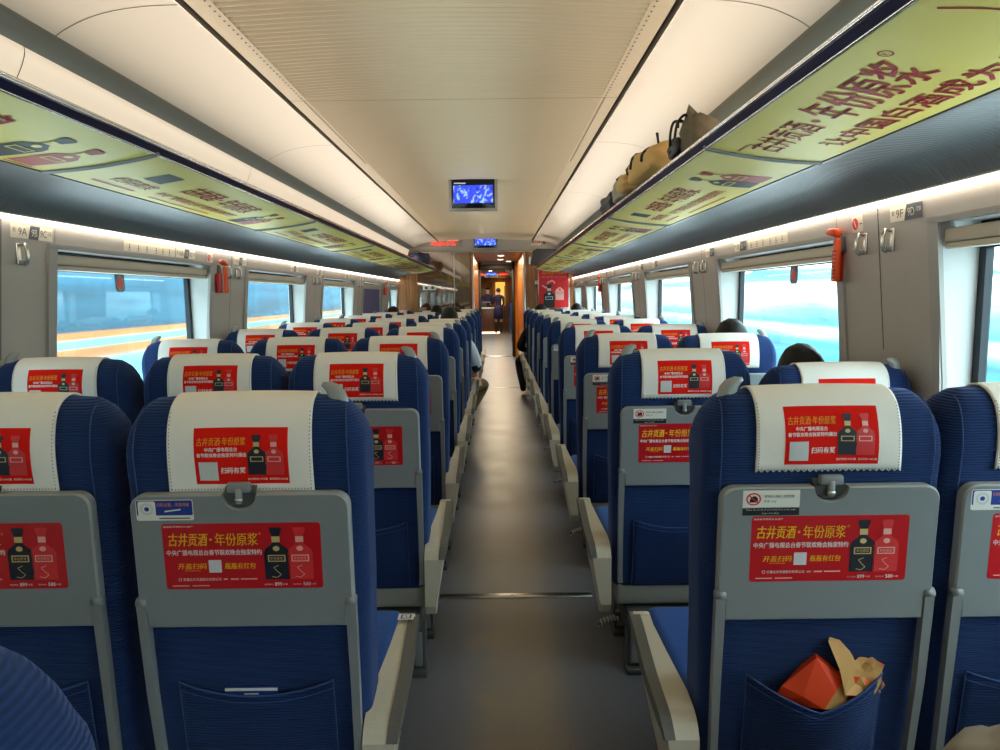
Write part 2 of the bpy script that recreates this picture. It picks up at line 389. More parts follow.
def pbottle(mb, u, v, Hh, mp, body, cap, label, layer=2, ang=0.0, lettering=None):
    """printed bottle, base centre at (u, v)"""
    ca, sa = math.cos(ang), math.sin(ang)
    def q(pts): return [(u + (a * ca - b_ * sa) * Hh, v + (a * sa + b_ * ca) * Hh) for a, b_ in pts]
    ppoly(mb, q([(-.235, .02), (-.22, 0), (.22, 0), (.235, .02), (.24, .5), (.21, .58), (.10, .66), (.07, .70), (.07, .80), (-.07, .80), (-.07, .70), (-.10, .66), (-.21, .58), (-.24, .5)]), body, mp, layer)
    ppoly(mb, q([(-.075, .71), (.075, .71), (.075, .82), (-.075, .82)]), label, mp, layer + 1)
    ppoly(mb, q([(-.07, .82), (.07, .82), (.12, .95), (.10, .99), (-.10, .99), (-.12, .95)]), cap, mp, layer + 1)
    ppoly(mb, q([(-.165, .34), (.165, .34), (.165, .47), (-.165, .47)]), label, mp, layer + 1)
    ppoly(mb, q([(-.14, .36), (.14, .36), (.14, .45), (-.14, .45)]), body, mp, layer + 1.4)
    ppoly(mb, q([(.065 * math.cos(t / 10 * 2 * PI), .59 + .05 * math.sin(t / 10 * 2 * PI)) for t in range(10)]), label, mp, layer + 1)
    if lettering:
        vs, fs, _ = textgeo(lettering, .01)
        mb.add([mp(*q([(-.12 + .24 * a, .375 + .06 * b_)])[0], layer + 2) for a, b_ in vs], fs, label)

# ---------------------------------------------------------------- seat
def catmull(P, n=5):
    out = []
    N = len(P)
    for i in range(N - 1):
        p0, p1, p2, p3 = P[max(i - 1, 0)], P[i], P[i + 1], P[min(i + 2, N - 1)]
        for k in range(n):
            t = k / n
            out.append(tuple(0.5 * ((2 * p1[j]) + (-p0[j] + p2[j]) * t + (2 * p0[j] - 5 * p1[j] + 4 * p2[j] - p3[j]) * t * t + (-p0[j] + 3 * p1[j] - 3 * p2[j] + p3[j]) * t ** 3) for j in range(2)))
    out.append(P[-1]); return out
BK = [(.056, .345), (.042, .45), (.014, .72), (.006, .90), (.004, 1.0), (-.002, 1.08), (.006, 1.135), (.028, 1.174), (.066, 1.190), (.104, 1.178), (.132, 1.14), (.142, 1.08), (.130, 1.0), (.126, .9), (.130, .72), (.155, .55), (.175, .42), (.178, .345)]
PROF = catmull(BK, 5)
def pnorm(P, i):
    a = P[max(i - 1, 0)]; b = P[min(i + 1, len(P) - 1)]
    dx, dy = b[0] - a[0], b[1] - a[1]; L = math.hypot(dx, dy)
    return (-dy / L, dx / L)
NRM = [pnorm(PROF, i) for i in range(len(PROF))]
SW = 0.238
def wtap(h):
    return 1.0 - .055 * max(0, (h - 1.08) / .12) ** 2 - .07 * max(0, (0.8 - h) / .45)
def seatp(i, x, inset):
    y, h = PROF[i]; n = NRM[i]
    y -= n[0] * inset; h -= n[1] * inset
    a = abs(x) / SW
    if h > 1.0:
        h -= (h - 1.0) / .2 * (.008 * a * a + .046 * max(0, (a - .78) / .22) ** 2.0)
    # wings: the front edge of the headrest comes forward at the sides
    if i > 45 and h > .5: y += .022 * max(0, a - .45) * (1 if h < 1.1 else .6)
    return (x * wtap(h), y, h)
def backface(u, h, off):
    """point on the back surface at across-position u and height h, lifted by off"""
    for i in range(45):
        if PROF[i][1] <= h <= PROF[i + 1][1]:
            t = (h - PROF[i][1]) / (PROF[i + 1][1] - PROF[i][1])
            y = PROF[i][0] * (1 - t) + PROF[i + 1][0] * t
            return Vector((u, y - off, h))
    return Vector((u, PROF[0][0] - off, h))
def mesh_back():
    mb = MB(); st = []
    r = .045
    for k in range(7): 
        ph = PI / 2 * (1 - k / 6); st.append((-(SW - r) - r * math.sin(ph), r * (1 - math.cos(ph)) * .75))
    for k in range(1, 10): st.append((-(SW - r) + 2 * (SW - r) * k / 10, 0))
    for k in range(7):
        ph = PI / 2 * k / 6; st.append((SW - r + r * math.sin(ph), r * (1 - math.cos(ph)) * .75))
    n = len(PROF); vs = [seatp(i, x, d) for x, d in st for i in range(n)]
    fs = []
    for j in range(len(st) - 1):
        for i in range(n):
            i2 = (i + 1) % n
            fs.append([j * n + i, j * n + i2, (j + 1) * n + i2, (j + 1) * n + i])
    fs.append(list(range(n))[::-1]); fs.append([(len(st) - 1) * n + i for i in range(n)])
    mb.add(vs, fs, 'seat', True)
    # seam piping along the back edge and a welt on the shell
    for s in (-1, 1):
        pts = [seatp(i, s * (SW - .03), -.0015) for i in range(8, 38)]
        mb.tube(pts, .0013, 'piping', 5)
    return mb.mesh('backrest')
IB = min(range(45), key=lambda i: abs(PROF[i][1] - 1.03)) 
IF = min(range(50, len(PROF)), key=lambda i: abs(PROF[i][1] - 1.04))
def wav(x, h): return .0013 * math.sin(x * 42 + h * 30) * min(1, max(0, (1.17 - h) / .05))
def covmap(u, v, layer):
    """v = height on the back surface of the cover"""
    for i in range(10, 42):
        if PROF[i][1] <= v <= PROF[i + 1][1]:
            t = (v - PROF[i][1]) / (PROF[i + 1][1] - PROF[i][1])
            a = Vector(seatp(i, u, -.006 - .0005 * layer)); b = Vector(seatp(i + 1, u, -.006 - .0005 * layer))
            p = a.lerp(b, t); p.x = u; p.y += wav(u, p.z); return p
    return Vector((u, -.006 - .0005 * layer, v))
def mesh_cover(bottom=1.03):
    mb = MB(); mb.fine = 1
    W = .139; nx = 48
    hs = []
    ib = min(range(45), key=lambda i: abs(PROF[i][1] - bottom))
    idx = list(range(ib, IF + 1))
    vs = []; rows = len(idx)
    for off in (-.006, -.002):
        for c, i in enumerate(idx):
            for k in range(nx + 1):
                x = -W + 2 * W * k / nx
                p = list(seatp(i, x, off)); p[1] += wav(x, p[2]) if i < 40 else 0
                p[0] = x * (1.0 + .02 * (1 - min(1, c / 16)))
                if c == 0: p[2] += .0022 * (1 if k % 2 else -1)
                vs.append(p)
    n = nx + 1; fs = []; O = rows * n
    for c in range(rows - 1):
        for k in range(nx):
            fs.append([c * n + k, c * n + k + 1, (c + 1) * n + k + 1, (c + 1) * n + k])
            fs.append([O + c * n + k, O + (c + 1) * n + k, O + (c + 1) * n + k + 1, O + c * n + k + 1])
        fs.append([c * n, (c + 1) * n, O + (c + 1) * n, O + c * n]); fs.append([c * n + nx, O + c * n + nx, O + (c + 1) * n + nx, (c + 1) * n + nx])
    for k in range(nx):
        fs.append([k, O + k, O + k + 1, k + 1]); b0 = (rows - 1) * n; fs.append([b0 + k, b0 + k + 1, O + b0 + k + 1, O + b0 + k])
    mb.add(vs, fs, 'cover', True)
    # stitches
    for k in range(44):
        u = -.136 + .272 * k / 43; prect(mb, u - .001, u + .001, bottom + .006, bottom + .0085, 'stitch', covmap, 1.5)
    for k in range(22):
        v = bottom + .008 + (1.172 - bottom) * k / 24
        for s in (-1, 1): prect(mb, s * .1365 - .0009, s * .1365 + .0009, v, v + .0022, 'stitch', covmap, 1.5)
    # print
    z = bottom - 1.03
    prect(mb, -.087, .095, z + 1.048, z + 1.157, 'redc', covmap, 1.5, 24, 14)
    def mp(u, v, l): return covmap(u, v + z, l)
    ptext(mb, '古井贡酒·年份原浆', -.082, .012, 1.124, 1.139, 'orangep', mp, 3, .02, .1)
    ptext(mb, '中央广播电视总台', -.066, -.004, 1.1125, 1.1205, 'white', mp, 3, .03)
    ptext(mb, '春节联欢晚会独家特约播出', -.082, .013, 1.102, 1.110, 'white', mp, 3, .03)
    ptext(mb, '扫码有奖', -.037, .010, 1.070, 1.082, 'white', mp, 3, .03, .1)
    prect(mb, -.079, -.042, 1.056, 1.093, 'paleg', mp, 3.5, 6, 6)
    pbottle(mb, .034, 1.066, .078, mp, 'btl', 'btl', 'gold', 3)
    pbottle(mb, .068, 1.066, .078, mp, 'btlr', 'btlr', 'posterpale', 3)
    ptext(mb, '建议零售价 899元/瓶', .014, .052, 1.0555, 1.0600, 'white', mp, 3, .02, res=1)
    ptext(mb, '建议零售价 588元/瓶', .056, .092, 1.0555, 1.0600, 'white', mp, 3, .02, res=1)
    return mb.mesh('headrest_cover')

# tray plane: from (y .0, h 1.0) to (.085,.72)
TA = math.atan2(.013, .28)
def traymap(u, v, layer):
    """v measured down-plane from the top edge (negative down)"""
    L = -v
    return Vector((u, .001 + math.sin(TA) * L - (.026 + .0005 * layer) * math.cos(TA), 1.008 - math.cos(TA) * L - (.026 + .0005 * layer) * math.sin(TA)))
def mesh_tray():
    mb = MB()
    w, h, r = .2125, .275, .028
    pts = []
    for k in range(7):
        t = PI / 2 * k / 6; pts.append((w - r + r * math.cos(t), -r + r * math.sin(t)))
    # latch notch at the middle of the top edge
    for k in range(9):
        t = PI * k / 8; pts.append((.034 * math.cos(t), -.030 * math.sin(t)))
    for k in range(7):
        t = PI / 2 + PI / 2 * k / 6; pts.append((-(w - r) + r * math.cos(t), -r + r * math.sin(t)))
    pts += [(-w, -.225), (-w + .014, -.229), (-w + .016, -h), (w - .016, -h), (w - .014, -.229), (w, -.225)]
    n = len(pts)
    def P(a, b, d): return traymap(a, b, 0) + Vector((0, d * math.cos(TA), d * math.sin(TA)))
    inn = [(a * .985, -h / 2 + (b + h / 2) * .98) for a, b in pts]
    vs = [P(a, b, 0) for a, b in inn] + [P(a, b, .004) for a, b in pts] + [P(a, b, .022) for a, b in pts]
    fs = [list(range(n))] + [[i, (i + 1) % n, n + (i + 1) % n, n + i] for i in range(n)] + [[n + i, n + (i + 1) % n, 2 * n + (i + 1) % n, 2 * n + i] for i in range(n)] + [[2 * n + i for i in range(n)][::-1]]
    mb.add(vs, fs[:1], 'tray'); mb.add(vs, fs[1:], 'trayedge')
    return mb.mesh('tray_table')
def mesh_latch():
    mb = MB()
    def P(a, b, d): return traymap(a, b, 0) + Vector((0, d * math.cos(TA), d * math.sin(TA)))
    pts = [(.031 * math.cos(PI * k / 10), -.027 * math.sin(PI * k / 10)) for k in range(11)]
    n = len(pts)
    mb.add([P(a, b, .010) for a, b in pts] + [P(a, b + .012, .022) for a, b in pts], [list(range(n))] + [[i, (i + 1) % n, n + (i + 1) % n, n + i] for i in range(n)], 'latch')
    c = P(0, .012, .008)
    mb.box(c, (.046, .014, .020), 'arm', .004)
    mb.box(P(0, -.004, .004), (.013, .012, .032), 'handle', .004)
    mb.sphere(P(0, -.012, .002), (.008, .006, .006), 'steel', 10)
    return mb.mesh('tray_latch')
def mesh_trayarm(s):
    mb = MB()
    x = s * .207
    pts = [traymap(x, -.222, 0) + Vector((0, .006, 0)), traymap(x, -.29, 0) + Vector((0, .008, 0)), traymap(x * 1.0, -.42, 0) + Vector((0, .012, 0)), traymap(x * .985, -.60, 0) + Vector((0, .022, 0)), traymap(x * .98, -.635, 0) + Vector((0, .022, 0))]
    ws = [.0095, .0095, .0085, .0075, .0085]
    vs = []; fs = []
    for p, w_ in zip(pts, ws):
        for a, b in ((-1, -.9), (1, -.9), (1, .9), (-1, .9)): vs.append((p.x + a * w_, p.y + b * .010, p.z))
    for i in range(len(pts) - 1):
        for k in range(4): fs.append([i * 4 + k, i * 4 + (k + 1) % 4, (i + 1) * 4 + (k + 1) % 4, (i + 1) * 4 + k])
    fs.append([16, 17, 18, 19]); mb.add(vs, fs, 'arm')
    bm = bmesh.new(); bmesh.ops.create_cone(bm, cap_ends=True, segments=16, radius1=.0105, radius2=.0105, depth=.020)
    mb.frombm(bm, 'arm', True, Matrix.Translation(pts[0]) @ Matrix.Rotation(PI / 2, 4, 'Y'))
    return mb.mesh('tray_arm')
def mesh_pocket(dip=.028, open_=.012, w=.158):
    mb = MB(); nx, nz = 20, 12
    def F(u, t, off):
        a = abs(u) / w; top = .602 - dip * (1 - a ** (2 if dip < .04 else 1.15)); z = .352 + (top - .352) * t
        p = backface(u, z, .006 + open_ * math.sin(t * PI * .62) * (1 - a ** 2.4) + off)
        return p
    vs = [F(-w + 2 * w * i / nx, j / nz, o_) for o_ in (.003, 0) for j in range(nz + 1) for i in range(nx + 1)]
    n = nx + 1; O = n * (nz + 1); fs = []
    for j in range(nz):
        for i in range(nx):
            fs.append([j * n + i, j * n + i + 1, (j + 1) * n + i + 1, (j + 1) * n + i]); fs.append([O + j * n + i, O + (j + 1) * n + i, O + (j + 1) * n + i + 1, O + j * n + i + 1])
    for i in range(nx): fs.append([nz * n + i, nz * n + i + 1, O + nz * n + i + 1, O + nz * n + i])
    for j in range(nz):
        fs.append([j * n, (j + 1) * n, O + (j + 1) * n, O + j * n]); fs.append([j * n + nx, O + j * n + nx, O + (j + 1) * n + nx, (j + 1) * n + nx])
    mb.add(vs, fs, 'pocket', True)
    mb.tube([F(-w + 2 * w * i / nx, 1, .004) for i in range(nx + 1)], .0022, 'piping', 6)
    for s in (-1, 1): mb.tube([F(s * w, j / nz, .003) for j in range(nz + 1)], .0013, 'piping', 5)
    mb.tube([F(-w + 2 * w * i / nx, .93, .0035) for i in range(nx + 1)], .0009, 'piping', 4)
    return mb.mesh('seat_pocket')
def mesh_handle(s):
    """horn shaped grab handle on the shoulder; s=+1 on the right, bends toward the seat middle"""
    mb = MB(); n = 14
    sp = [(.0, .00, .024, .016), (.001, .015, .024, .016), (.001, .030, .0225, .0155), (-.003, .044, .0205, .0145), (-.011, .055, .017, .012), (-.023, .062, .0115, .008), (-.034, .064, .005, .004)]
    # centre line (dx, dz), half width in x, half depth in y
    vs = []; fs = []
    cx, cy, cz = s * .180, .060, 1.150
    for i, (dx, dz, rx, ry) in enumerate(sp):
        t = max(0, (i - 2) / 4) * math.radians(62)
        for k in range(n):
            a = 2 * PI * k / n; lx = rx * math.cos(a); ly = ry * math.sin(a)
            vs.append((cx + s * (dx + lx * math.cos(t)) * .9, cy + ly, cz + dz * .92 + lx * .85 * math.sin(t)))
    for i in range(len(sp) - 1):
        for k in range(n): fs.append([i * n + k, i * n + (k + 1) % n, (i + 1) * n + (k + 1) % n, (i + 1) * n + k])
    fs.append([(len(sp) - 1) * n + k for k in range(n)])
    fs.append(list(range(n)))
    mb.add(vs, fs, 'handle', True)
    return mb.mesh('grab_handle')
def mesh_ad():
    mb = MB()
    def mp(u, v, l): return traymap(u, v * 1.04 + .009, l)
    mb.keepn = True
    prect(mb, -.153, .155, -.194, -.064, 'red', mp, .7, rad=.006)
    ptext(mb, '国家级非物质文化遗产', -.149, -.092, -.0715, -.0680, 'white', mp, 1.6, .0, res=1)
    ptext(mb, '古井贡酒', -.143, -.068, -.108, -.083, 'yellow', mp, 1.6, .025, .12)
    ptext(mb, '·', -.062, -.057, -.098, -.093, 'yellow', mp, 1.6, .03)
    ptext(mb, '年份原浆', -.051, .032, -.108, -.083, 'yellow', mp, 1.6, .012)
    pdisc(mb, .0365, -.085, .0022, 'yellow', mp, 1.6, 10, ring=.0006)
    ptext(mb, '中央广播电视总台春节联欢晚会独家特约', -.147, .038, -.1265, -.1155, 'white', mp, 1.6, .035)
    ptext(mb, '开盖扫码', -.128, -.072, -.154, -.142, 'yellow', mp, 1.6, .02, .15)
    prect(mb, -.067, -.042, -.161, -.136, 'paleg', mp, 1.6)
    ptext(mb, '瓶瓶有红包', -.036, .024, -.154, -.142, 'yellow', mp, 1.6, .02, .15)
    pline(mb, [(-.115, -.157), (-.084, -.157)], .0012, 'orangep', mp, 1.6)
    pdisc(mb, -.125, -.1745, .0032, 'white', mp, 1.6, 12, ring=.0008)
    ptext(mb, '安徽古井贡酒股份有限公司', -.119, -.045, -.1775, -.1715, 'white', mp, 1.6, .015, res=1)
    ptext(mb, '400-887-0000', -.012, .026, -.1765, -.1725, 'white', mp, 1.6, .015, res=1) if False else pline(mb, [(-.040, -.1745), (-.032, -.1745)], .003, 'posterpale', mp, 1.6)
    pline(mb, [(-.026, -.1745), (-.010, -.1745)], .003, 'posterpale', mp, 1.6); pline(mb, [(-.006, -.1745), (.026, -.1745)], .0025, 'posterpale', mp, 1.6)
    pline(mb, [(-.141, -.187), (-.108, -.187)], .0022, 'posterpale', mp, 1.6); pline(mb, [(-.102, -.187), (-.068, -.187)], .0022, 'posterpale', mp, 1.6)
    pbottle(mb, .067, -.176, .104, mp, 'btl', 'btl', 'gold', 1.6, lettering='年份原浆')
    pbottle(mb, .113, -.176, .104, mp, 'btlr', 'btlr', 'posterpale', 1.6, lettering='年份原浆')
    pline(mb, [(.056, -.170), (.066, -.172), (.074, -.166), (.066, -.159), (.060, -.152), (.070, -.148)], .0012, 'gold', mp, 3.2)
    pline(mb, [(.102, -.170), (.112, -.172), (.120, -.166), (.112, -.159), (.106, -.152), (.116, -.148)], .0012, 'posterpale', mp, 3.2)
    for u, s in ((.040, '899'), (.096, '588')):
        ptext(mb, '建议零售价', u, u + .017, -.1875, -.1845, 'white', mp, 1.6, .01, res=1)
        ptext(mb, s, u + .020, u + .034, -.189, -.182, 'white', mp, 1.6, .03)
        ptext(mb, '元/瓶', u + .035, u + .045, -.1875, -.1840, 'white', mp, 1.6, .01, res=1)
    return mb.mesh('advertisement_sticker')
def mesh_warn():
    mb = MB(); mb.keepn = True
    def mp(u, v, l): return traymap((u + .173) * 1.38 - .172, v * 1.2 + .002, l)
    prect(mb, -.173, -.093, -.036, -.006, 'signwhite', mp, .7); prect(mb, -.173, -.093, -.048, -.0345, 'black', mp, .7)
    pdisc(mb, -.158, -.0205, .0105, 'signred', mp, 1.5, 24, ring=.0022)
    ppoly(mb, [(-.164, -.026), (-.152, -.026), (-.152, -.019), (-.156, -.015), (-.162, -.017)], 'black', mp, 1.3)
    pline(mb, [(-.165, -.014), (-.151, -.027)], .002, 'signred', mp, 2)
    ptext(mb, '请勿在小桌板上放置重物', -.143, -.101, -.0185, -.0135, 'signgrey', mp, 1.5, .01, res=1)
    ptext(mb, '限重 10kg', -.143, -.126, -.0265, -.0225, 'signgrey', mp, 1.5, .01, res=1)
    ptext(mb, 'Please do not sit or put heavy load on the table', -.168, -.098, -.0405, -.0370, 'signwhite', mp, 1.5, .01, res=1)
    ptext(mb, 'danger of breaking', -.146, -.122, -.0465, -.0430, 'signwhite', mp, 1.5, .01, res=1)
    return mb.mesh('warning_sticker')
def mesh_qr():
    mb = MB(); mb.keepn = True
    def mp(u, v, l): return traymap((u + .199) * 1.42 - .199, v * 1.3 + .012, l)
    prect(mb, -.199, -.121, -.048, -.016, 'signwhite', mp, .7, rad=.003)
    prect(mb, -.198, -.122, -.040, -.017, 'signblue', mp, 1.2, rad=.002)
    prect(mb, -.196, -.172, -.043, -.018, 'signwhite', mp, 1.8, rad=.003)
    pdisc(mb, -.184, -.030, .0095, 'paleg', mp, 2.4, 20, ring=.0035); pdisc(mb, -.184, -.030, .0035, 'signblue', mp, 2.4, 14)
    ptext(mb, '扫码点餐，美食到座', -.170, -.126, -.0265, -.0205, 'salmon', mp, 2.4, .02, res=1)
    pline(mb, [(-.160, -.034), (-.150, -.0325), (-.138, -.031)], .0022, 'signwhite', mp, 2.4)
    pline(mb, [(-.168, -.0445), (-.126, -.0445)], .0018, 'signgrey', mp, 2.4)
    return mb.mesh('notice_sticker')
def mesh_cushion():
    mb = MB(); mb.box((0, .43, .405), (.44, .46, .11), 'cushion', .035, 4)
    mb.box((0, .43, .345), (.42, .42, .03), 'leg', .008)
    return mb.mesh('seat_cushion')
def mesh_aislearm(s):
    """s=-1: armrest on the seat's left (aisle left of seat)"""
    mb = MB()
    top = catmull([(.35, .580), (.30, .572), (.23, .552), (.16, .534), (.10, .520), (.03, .505), (.0, .470)], 4)
    low = [(.0, .30), (.02, .265), (.07, .245), (.13, .27), (.20, .34), (.235, .40), (.25, .452), (.29, .500), (.335, .538)]
    def xo(h): return -.272 - .042 * min(1, max(0, (h - .28) / .25))
    outline = top + low
    xi = -.268
    n = len(outline)
    def xin(y): return .238 + .030 * min(1, max(0, (y - .10) / .2))
    vs = [(xo(h), y, h) for y, h in outline] + [(xin(y), y, h) for y, h in outline]
    vs = [(s * abs(x), y, h) for x, y, h in vs]
    mb.add(vs, [list(range(n)), [n + i for i in range(n)][::-1]] + [[i, (i + 1) % n, n + (i + 1) % n, n + i] for i in range(n)], 'beige')
    # dark trim band following the top edge on the aisle face and over the top
    nt_ = len(top); band = []
    for i, (y, h) in enumerate(top):
        nx_, ny_ = pnorm(top, i)
        band.append((y, h, y + nx_ * -.0, h + .0))
    V = []; F_ = []
    for i, (y, h) in enumerate(top):
        a, b = pnorm(top, i)
        if b < 0: a, b = -a, -b
        wd = .014 + .022 * min(1, i / 12)
        V.append((s * (abs(xo(h)) + .005), y + a * .003, h + b * .003)); V.append((s * (abs(xo(h - .02)) + .006), y - a * wd, h - b * wd)); V.append((s * (abs(xi) * .45 + abs(xo(h)) * .55), y + a * .003, h + b * .003)); 
    for i in range(nt_ - 1):
        F_.append([i * 3, i * 3 + 1, (i + 1) * 3 + 1, (i + 1) * 3]); F_.append([i * 3, (i + 1) * 3, (i + 1) * 3 + 2, i * 3 + 2])
    mb.add(V, F_, 'trim')
    # curved lower stiffening lip
    mb.tube([(s * .262, .052, .43), (s * .268, .09, .46), (s * .270, .14, .44), (s * .262, .15, .37), (s * .256, .11, .30)], .010, 'beige', 8)
    # front cap
    mb.box((s * .291, .345, .560), (.048, .022, .046), 'beige', .007)
    me = mb.mesh('aisle_armrest')
    if s > 0: me.transform(Matrix.Translation((-.022, 0, 0)))
    return me
def mesh_midarm():
    mb = MB()
    mb.box((-.246, .30, .600), (.016, .34, .035), 'arm', .007, 3, Matrix.Rotation(math.radians(4), 4, 'X'))
    mb.tube([(-.246, .15, .585), (-.246, .10, .50), (-.246, .12, .42), (-.246, .20, .38)], .008, 'leg', 8)
    return mb.mesh('middle_armrest')

SM = dict(back=mesh_back(), cover=mesh_cover(), cover_low=mesh_cover(1.005), tray=mesh_tray(), latch=mesh_latch(), armL=mesh_trayarm(-1), armR=mesh_trayarm(1),
          pocket=mesh_pocket(), pocket_open=mesh_pocket(.066, .045, .140), hL=mesh_handle(-1), hR=mesh_handle(1), ad=mesh_ad(), warn=mesh_warn(), qr=mesh_qr(), cush=mesh_cushion(),
          aL=mesh_aislearm(-1), aR=mesh_aislearm(1), mid=mesh_midarm())
PIV = Vector((0, .20, .40))
_ofs = {}
def ofs(k):
    """mesh shifted so that the backrest pivots about its foot"""
    if k not in _ofs:
        me = SM[k]; me.transform(Matrix.Translation(-PIV)); _ofs[k] = me
    return _ofs[k]
ROW = ['nearest', 'first', 'second', 'third', 'fourth', 'fifth', 'sixth', 'seventh', 'eighth', 'ninth', 'tenth']
XS = dict(A=-1.495, B=-1.010, C=-.505, D=.650, F=1.112)
PLACE = dict(A='window seat of the left block', B='middle seat of the left block', C='aisle seat of the left block', D='aisle seat of the right block', F='window seat of the right block')
def row_y(r): return .30 if r == 0 else 1.33 + (r - 1) * 1.0
XO = dict(A=.008, B=.034, C=.022, D=-.026, F=-.006)
def seat_x(r, c): return XS[c] + (XO[c] if r > 1 else -.008 if c == 'D' else 0)
def make_seat(r, c, recl):
    z = {0: 'beside the camera at the bottom left corner'}.get(r, f'{ROW[r]} full row')
    lab = f'navy corduroy {PLACE[c]}, {z}'
    if r == 1 and c == 'C': lab = 'navy corduroy aisle seat with blue notice sticker, nearest left of the aisle'
    elif r == 1 and c == 'D': lab = 'navy corduroy aisle seat with crumpled paper bag in its pocket'
    elif r == 0: lab = 'navy corduroy seat shoulder rising at the bottom left corner'
    elif r == 10: lab = f'navy corduroy {PLACE[c]}, farthest row before the wooden bulkhead'
    t = thing('train_seat', lab, 'seat', (seat_x(r, c), row_y(r), 0), 'rows of navy train seats')
    b = put('backrest', ofs('back'), t, loc=PIV, rot=(math.radians(-recl), 0, 0) if False else (math.radians(recl), 0, 0))
    low = (r, c) in ((1, 'C'), (1, 'B'))
    put('headrest_cover', ofs('cover_low' if low else 'cover'), b, label='white headrest cloth with a red printed advertisement')
    put('tray_table', ofs('tray'), b, label='grey folded tray table'); put('tray_latch', ofs('latch'), b)
    put('tray_arm', ofs('armL'), b); put('tray_arm', ofs('armR'), b)
    op = (r, c) == (1, 'D')
    put('seat_pocket', ofs('pocket_open' if op else 'pocket'), b)
    put('advertisement_sticker', ofs('ad'), b, label='red advertisement with two bottles')
    if (r, c) in ((1, 'C'), (1, 'F'), (5, 'D')): put('notice_sticker', ofs('qr'), b, label='small blue and white notice')
    else: put('warning_sticker', ofs('warn'), b, label='white and black no-load warning')
    if c in 'CF': put('grab_handle', ofs('hR'), b, label='grey horn-shaped handle')
    if c in 'AD': put('grab_handle', ofs('hL'), b, label='grey horn-shaped handle')
    put('seat_cushion', SM['cush'], t)
    if c == 'C': put('aisle_armrest', SM['aR'], t, label='beige aisle armrest with grey trim')
    if c == 'D': put('aisle_armrest', SM['aL'], t, label='beige aisle armrest with grey trim')
    if c in 'BCF': put('middle_armrest', SM['mid'], t)
    return t, b
recs = {(2, 'F'): 11.5, (1, 'B'): -.8, (2, 'D'): .5, (2, 'A'): 1.5, (3, 'F'): 2, (3, 'A'): 1}
rnd = random.Random(3)
make_seat(0, 'C', 0)
seats = {}
for r in range(1, 11):
    for c in 'ABCDF':
        rc = recs.get((r, c), 0 if r == 1 else rnd.choice([0, 0, 0, 1.0, -1.0, 2.5, 4.0]) if r > 3 else 0)
        seats[(r, c)] = make_seat(r, c, rc)
# seat frames
def mesh_beam(w):
    mb = MB(); mb.box((0, .10, .312), (w, .09, .082), 'base', .012); mb.box((0, .40, .30), (w - .02, .09, .05), 'base', .01)
    mb.box((0, .25, .22), (w - .06, .42, .085), 'leg', .01)
    return mb.mesh('beam')
def mesh_leg():
    mb = MB(); mb.box((0, 0, .095), (.05, .07, .19), 'leg', .006); mb.box((0, 0, .012), (.062, .12, .024), 'leg', .005); mb.box((0, .0, .10), (.028, .076, .13), 'arm', .003)
    return mb.mesh('leg')
def mesh_pedal():
    mb = MB()
    for k in range(7):
        mb.box((-.012 * k, 0, -.0022 * k * k / 3), (.008, .035, .012), 'steel', .002)
    mb.box((-.035, 0, -.012), (.09, .028, .006), 'leg', .002, 2, Matrix.Rotation(math.radians(-10), 4, 'Y')); mb.box((.035, .01, .012), (.08, .02, .02), 'leg', .003)
    return mb.mesh('foot_pedal')
bm3, bm2, lg, pd = mesh_beam(1.40), mesh_beam(.93), mesh_leg(), mesh_pedal()
for r in range(0, 11):
    for side in 'LR':
        if r == 0 and side == 'R': continue
        x = XS['B'] if side == 'L' else (XS['D'] + XS['F']) / 2
        w = 1.44 if side == 'L' else .93
        nb = 'three' if side == 'L' else 'two'
        where = 'beside the camera' if r == 0 else 'farthest before the bulkhead' if r == 10 else f'{ROW[r]} from the camera'
        t = thing('underframe', f'grey beam and legs under the {"left" if side == "L" else "right"} {nb} seats, {where}', 'underframe', (x, row_y(r), 0), 'frames under the seats')
        put('beam', bm3 if side == 'L' else bm2, t, loc=(.045 if side == 'L' else 0, 0, 0))
        for sx in (-1, 1):
            for yy in (.12, .41): put('leg', lg, t, loc=((.705 if side == 'L' else .33) if sx > 0 else (-.60 if side == 'L' else -.395), yy, 0))
        if side == 'R': put('foot_pedal', pd, t, loc=(-w / 2 + .02, .16, .175), label='ridged steel foot pedal')

# aisle armrest number plate on the nearest left seat
mb = MB()
def capmap(u, v, l): return Vector((XS['C'] + .266 + u, 1.33 + .333 + v, .5845 + .0006 * l))
prect(mb, -.020, .020, -.016, .016, 'signwhite', capmap, .7); prect(mb, -.013, .013, -.011, .011, 'signblue', capmap, 1.4); prect(mb, -.009, .009, -.008, .008, 'signwhite', capmap, 2)
pline(mb, [(-.006, .004), (0, .004), (0, -.004), (.006, -.004)], .002, 'signblue', capmap, 2.6)
o = mb.build('number_plate', seats[(1, 'C')][0]); o.matrix_parent_inverse = Matrix.Translation((-XS['C'], -1.33, 0)); o['label'] = 'blue and white plate on the armrest end'

# booklet in the pocket of the nearest left aisle seat
mb = MB()
mb.box((0, 0, 0), (.108, .004, .14), 'signblue', .001); mb.box((0, -.0025, .066), (.108, .001, .006), 'signwhite'); mb.box((0, -.003, .056), (.03, .0006, .003), 'signwhite')
mb.build('booklet', label='blue booklet tucked in the pocket of the nearest left aisle seat', cat='booklet', loc=(XS['C'] - .012, 1.33 + .0255, .517), rot=(math.radians(4), 0, 0))

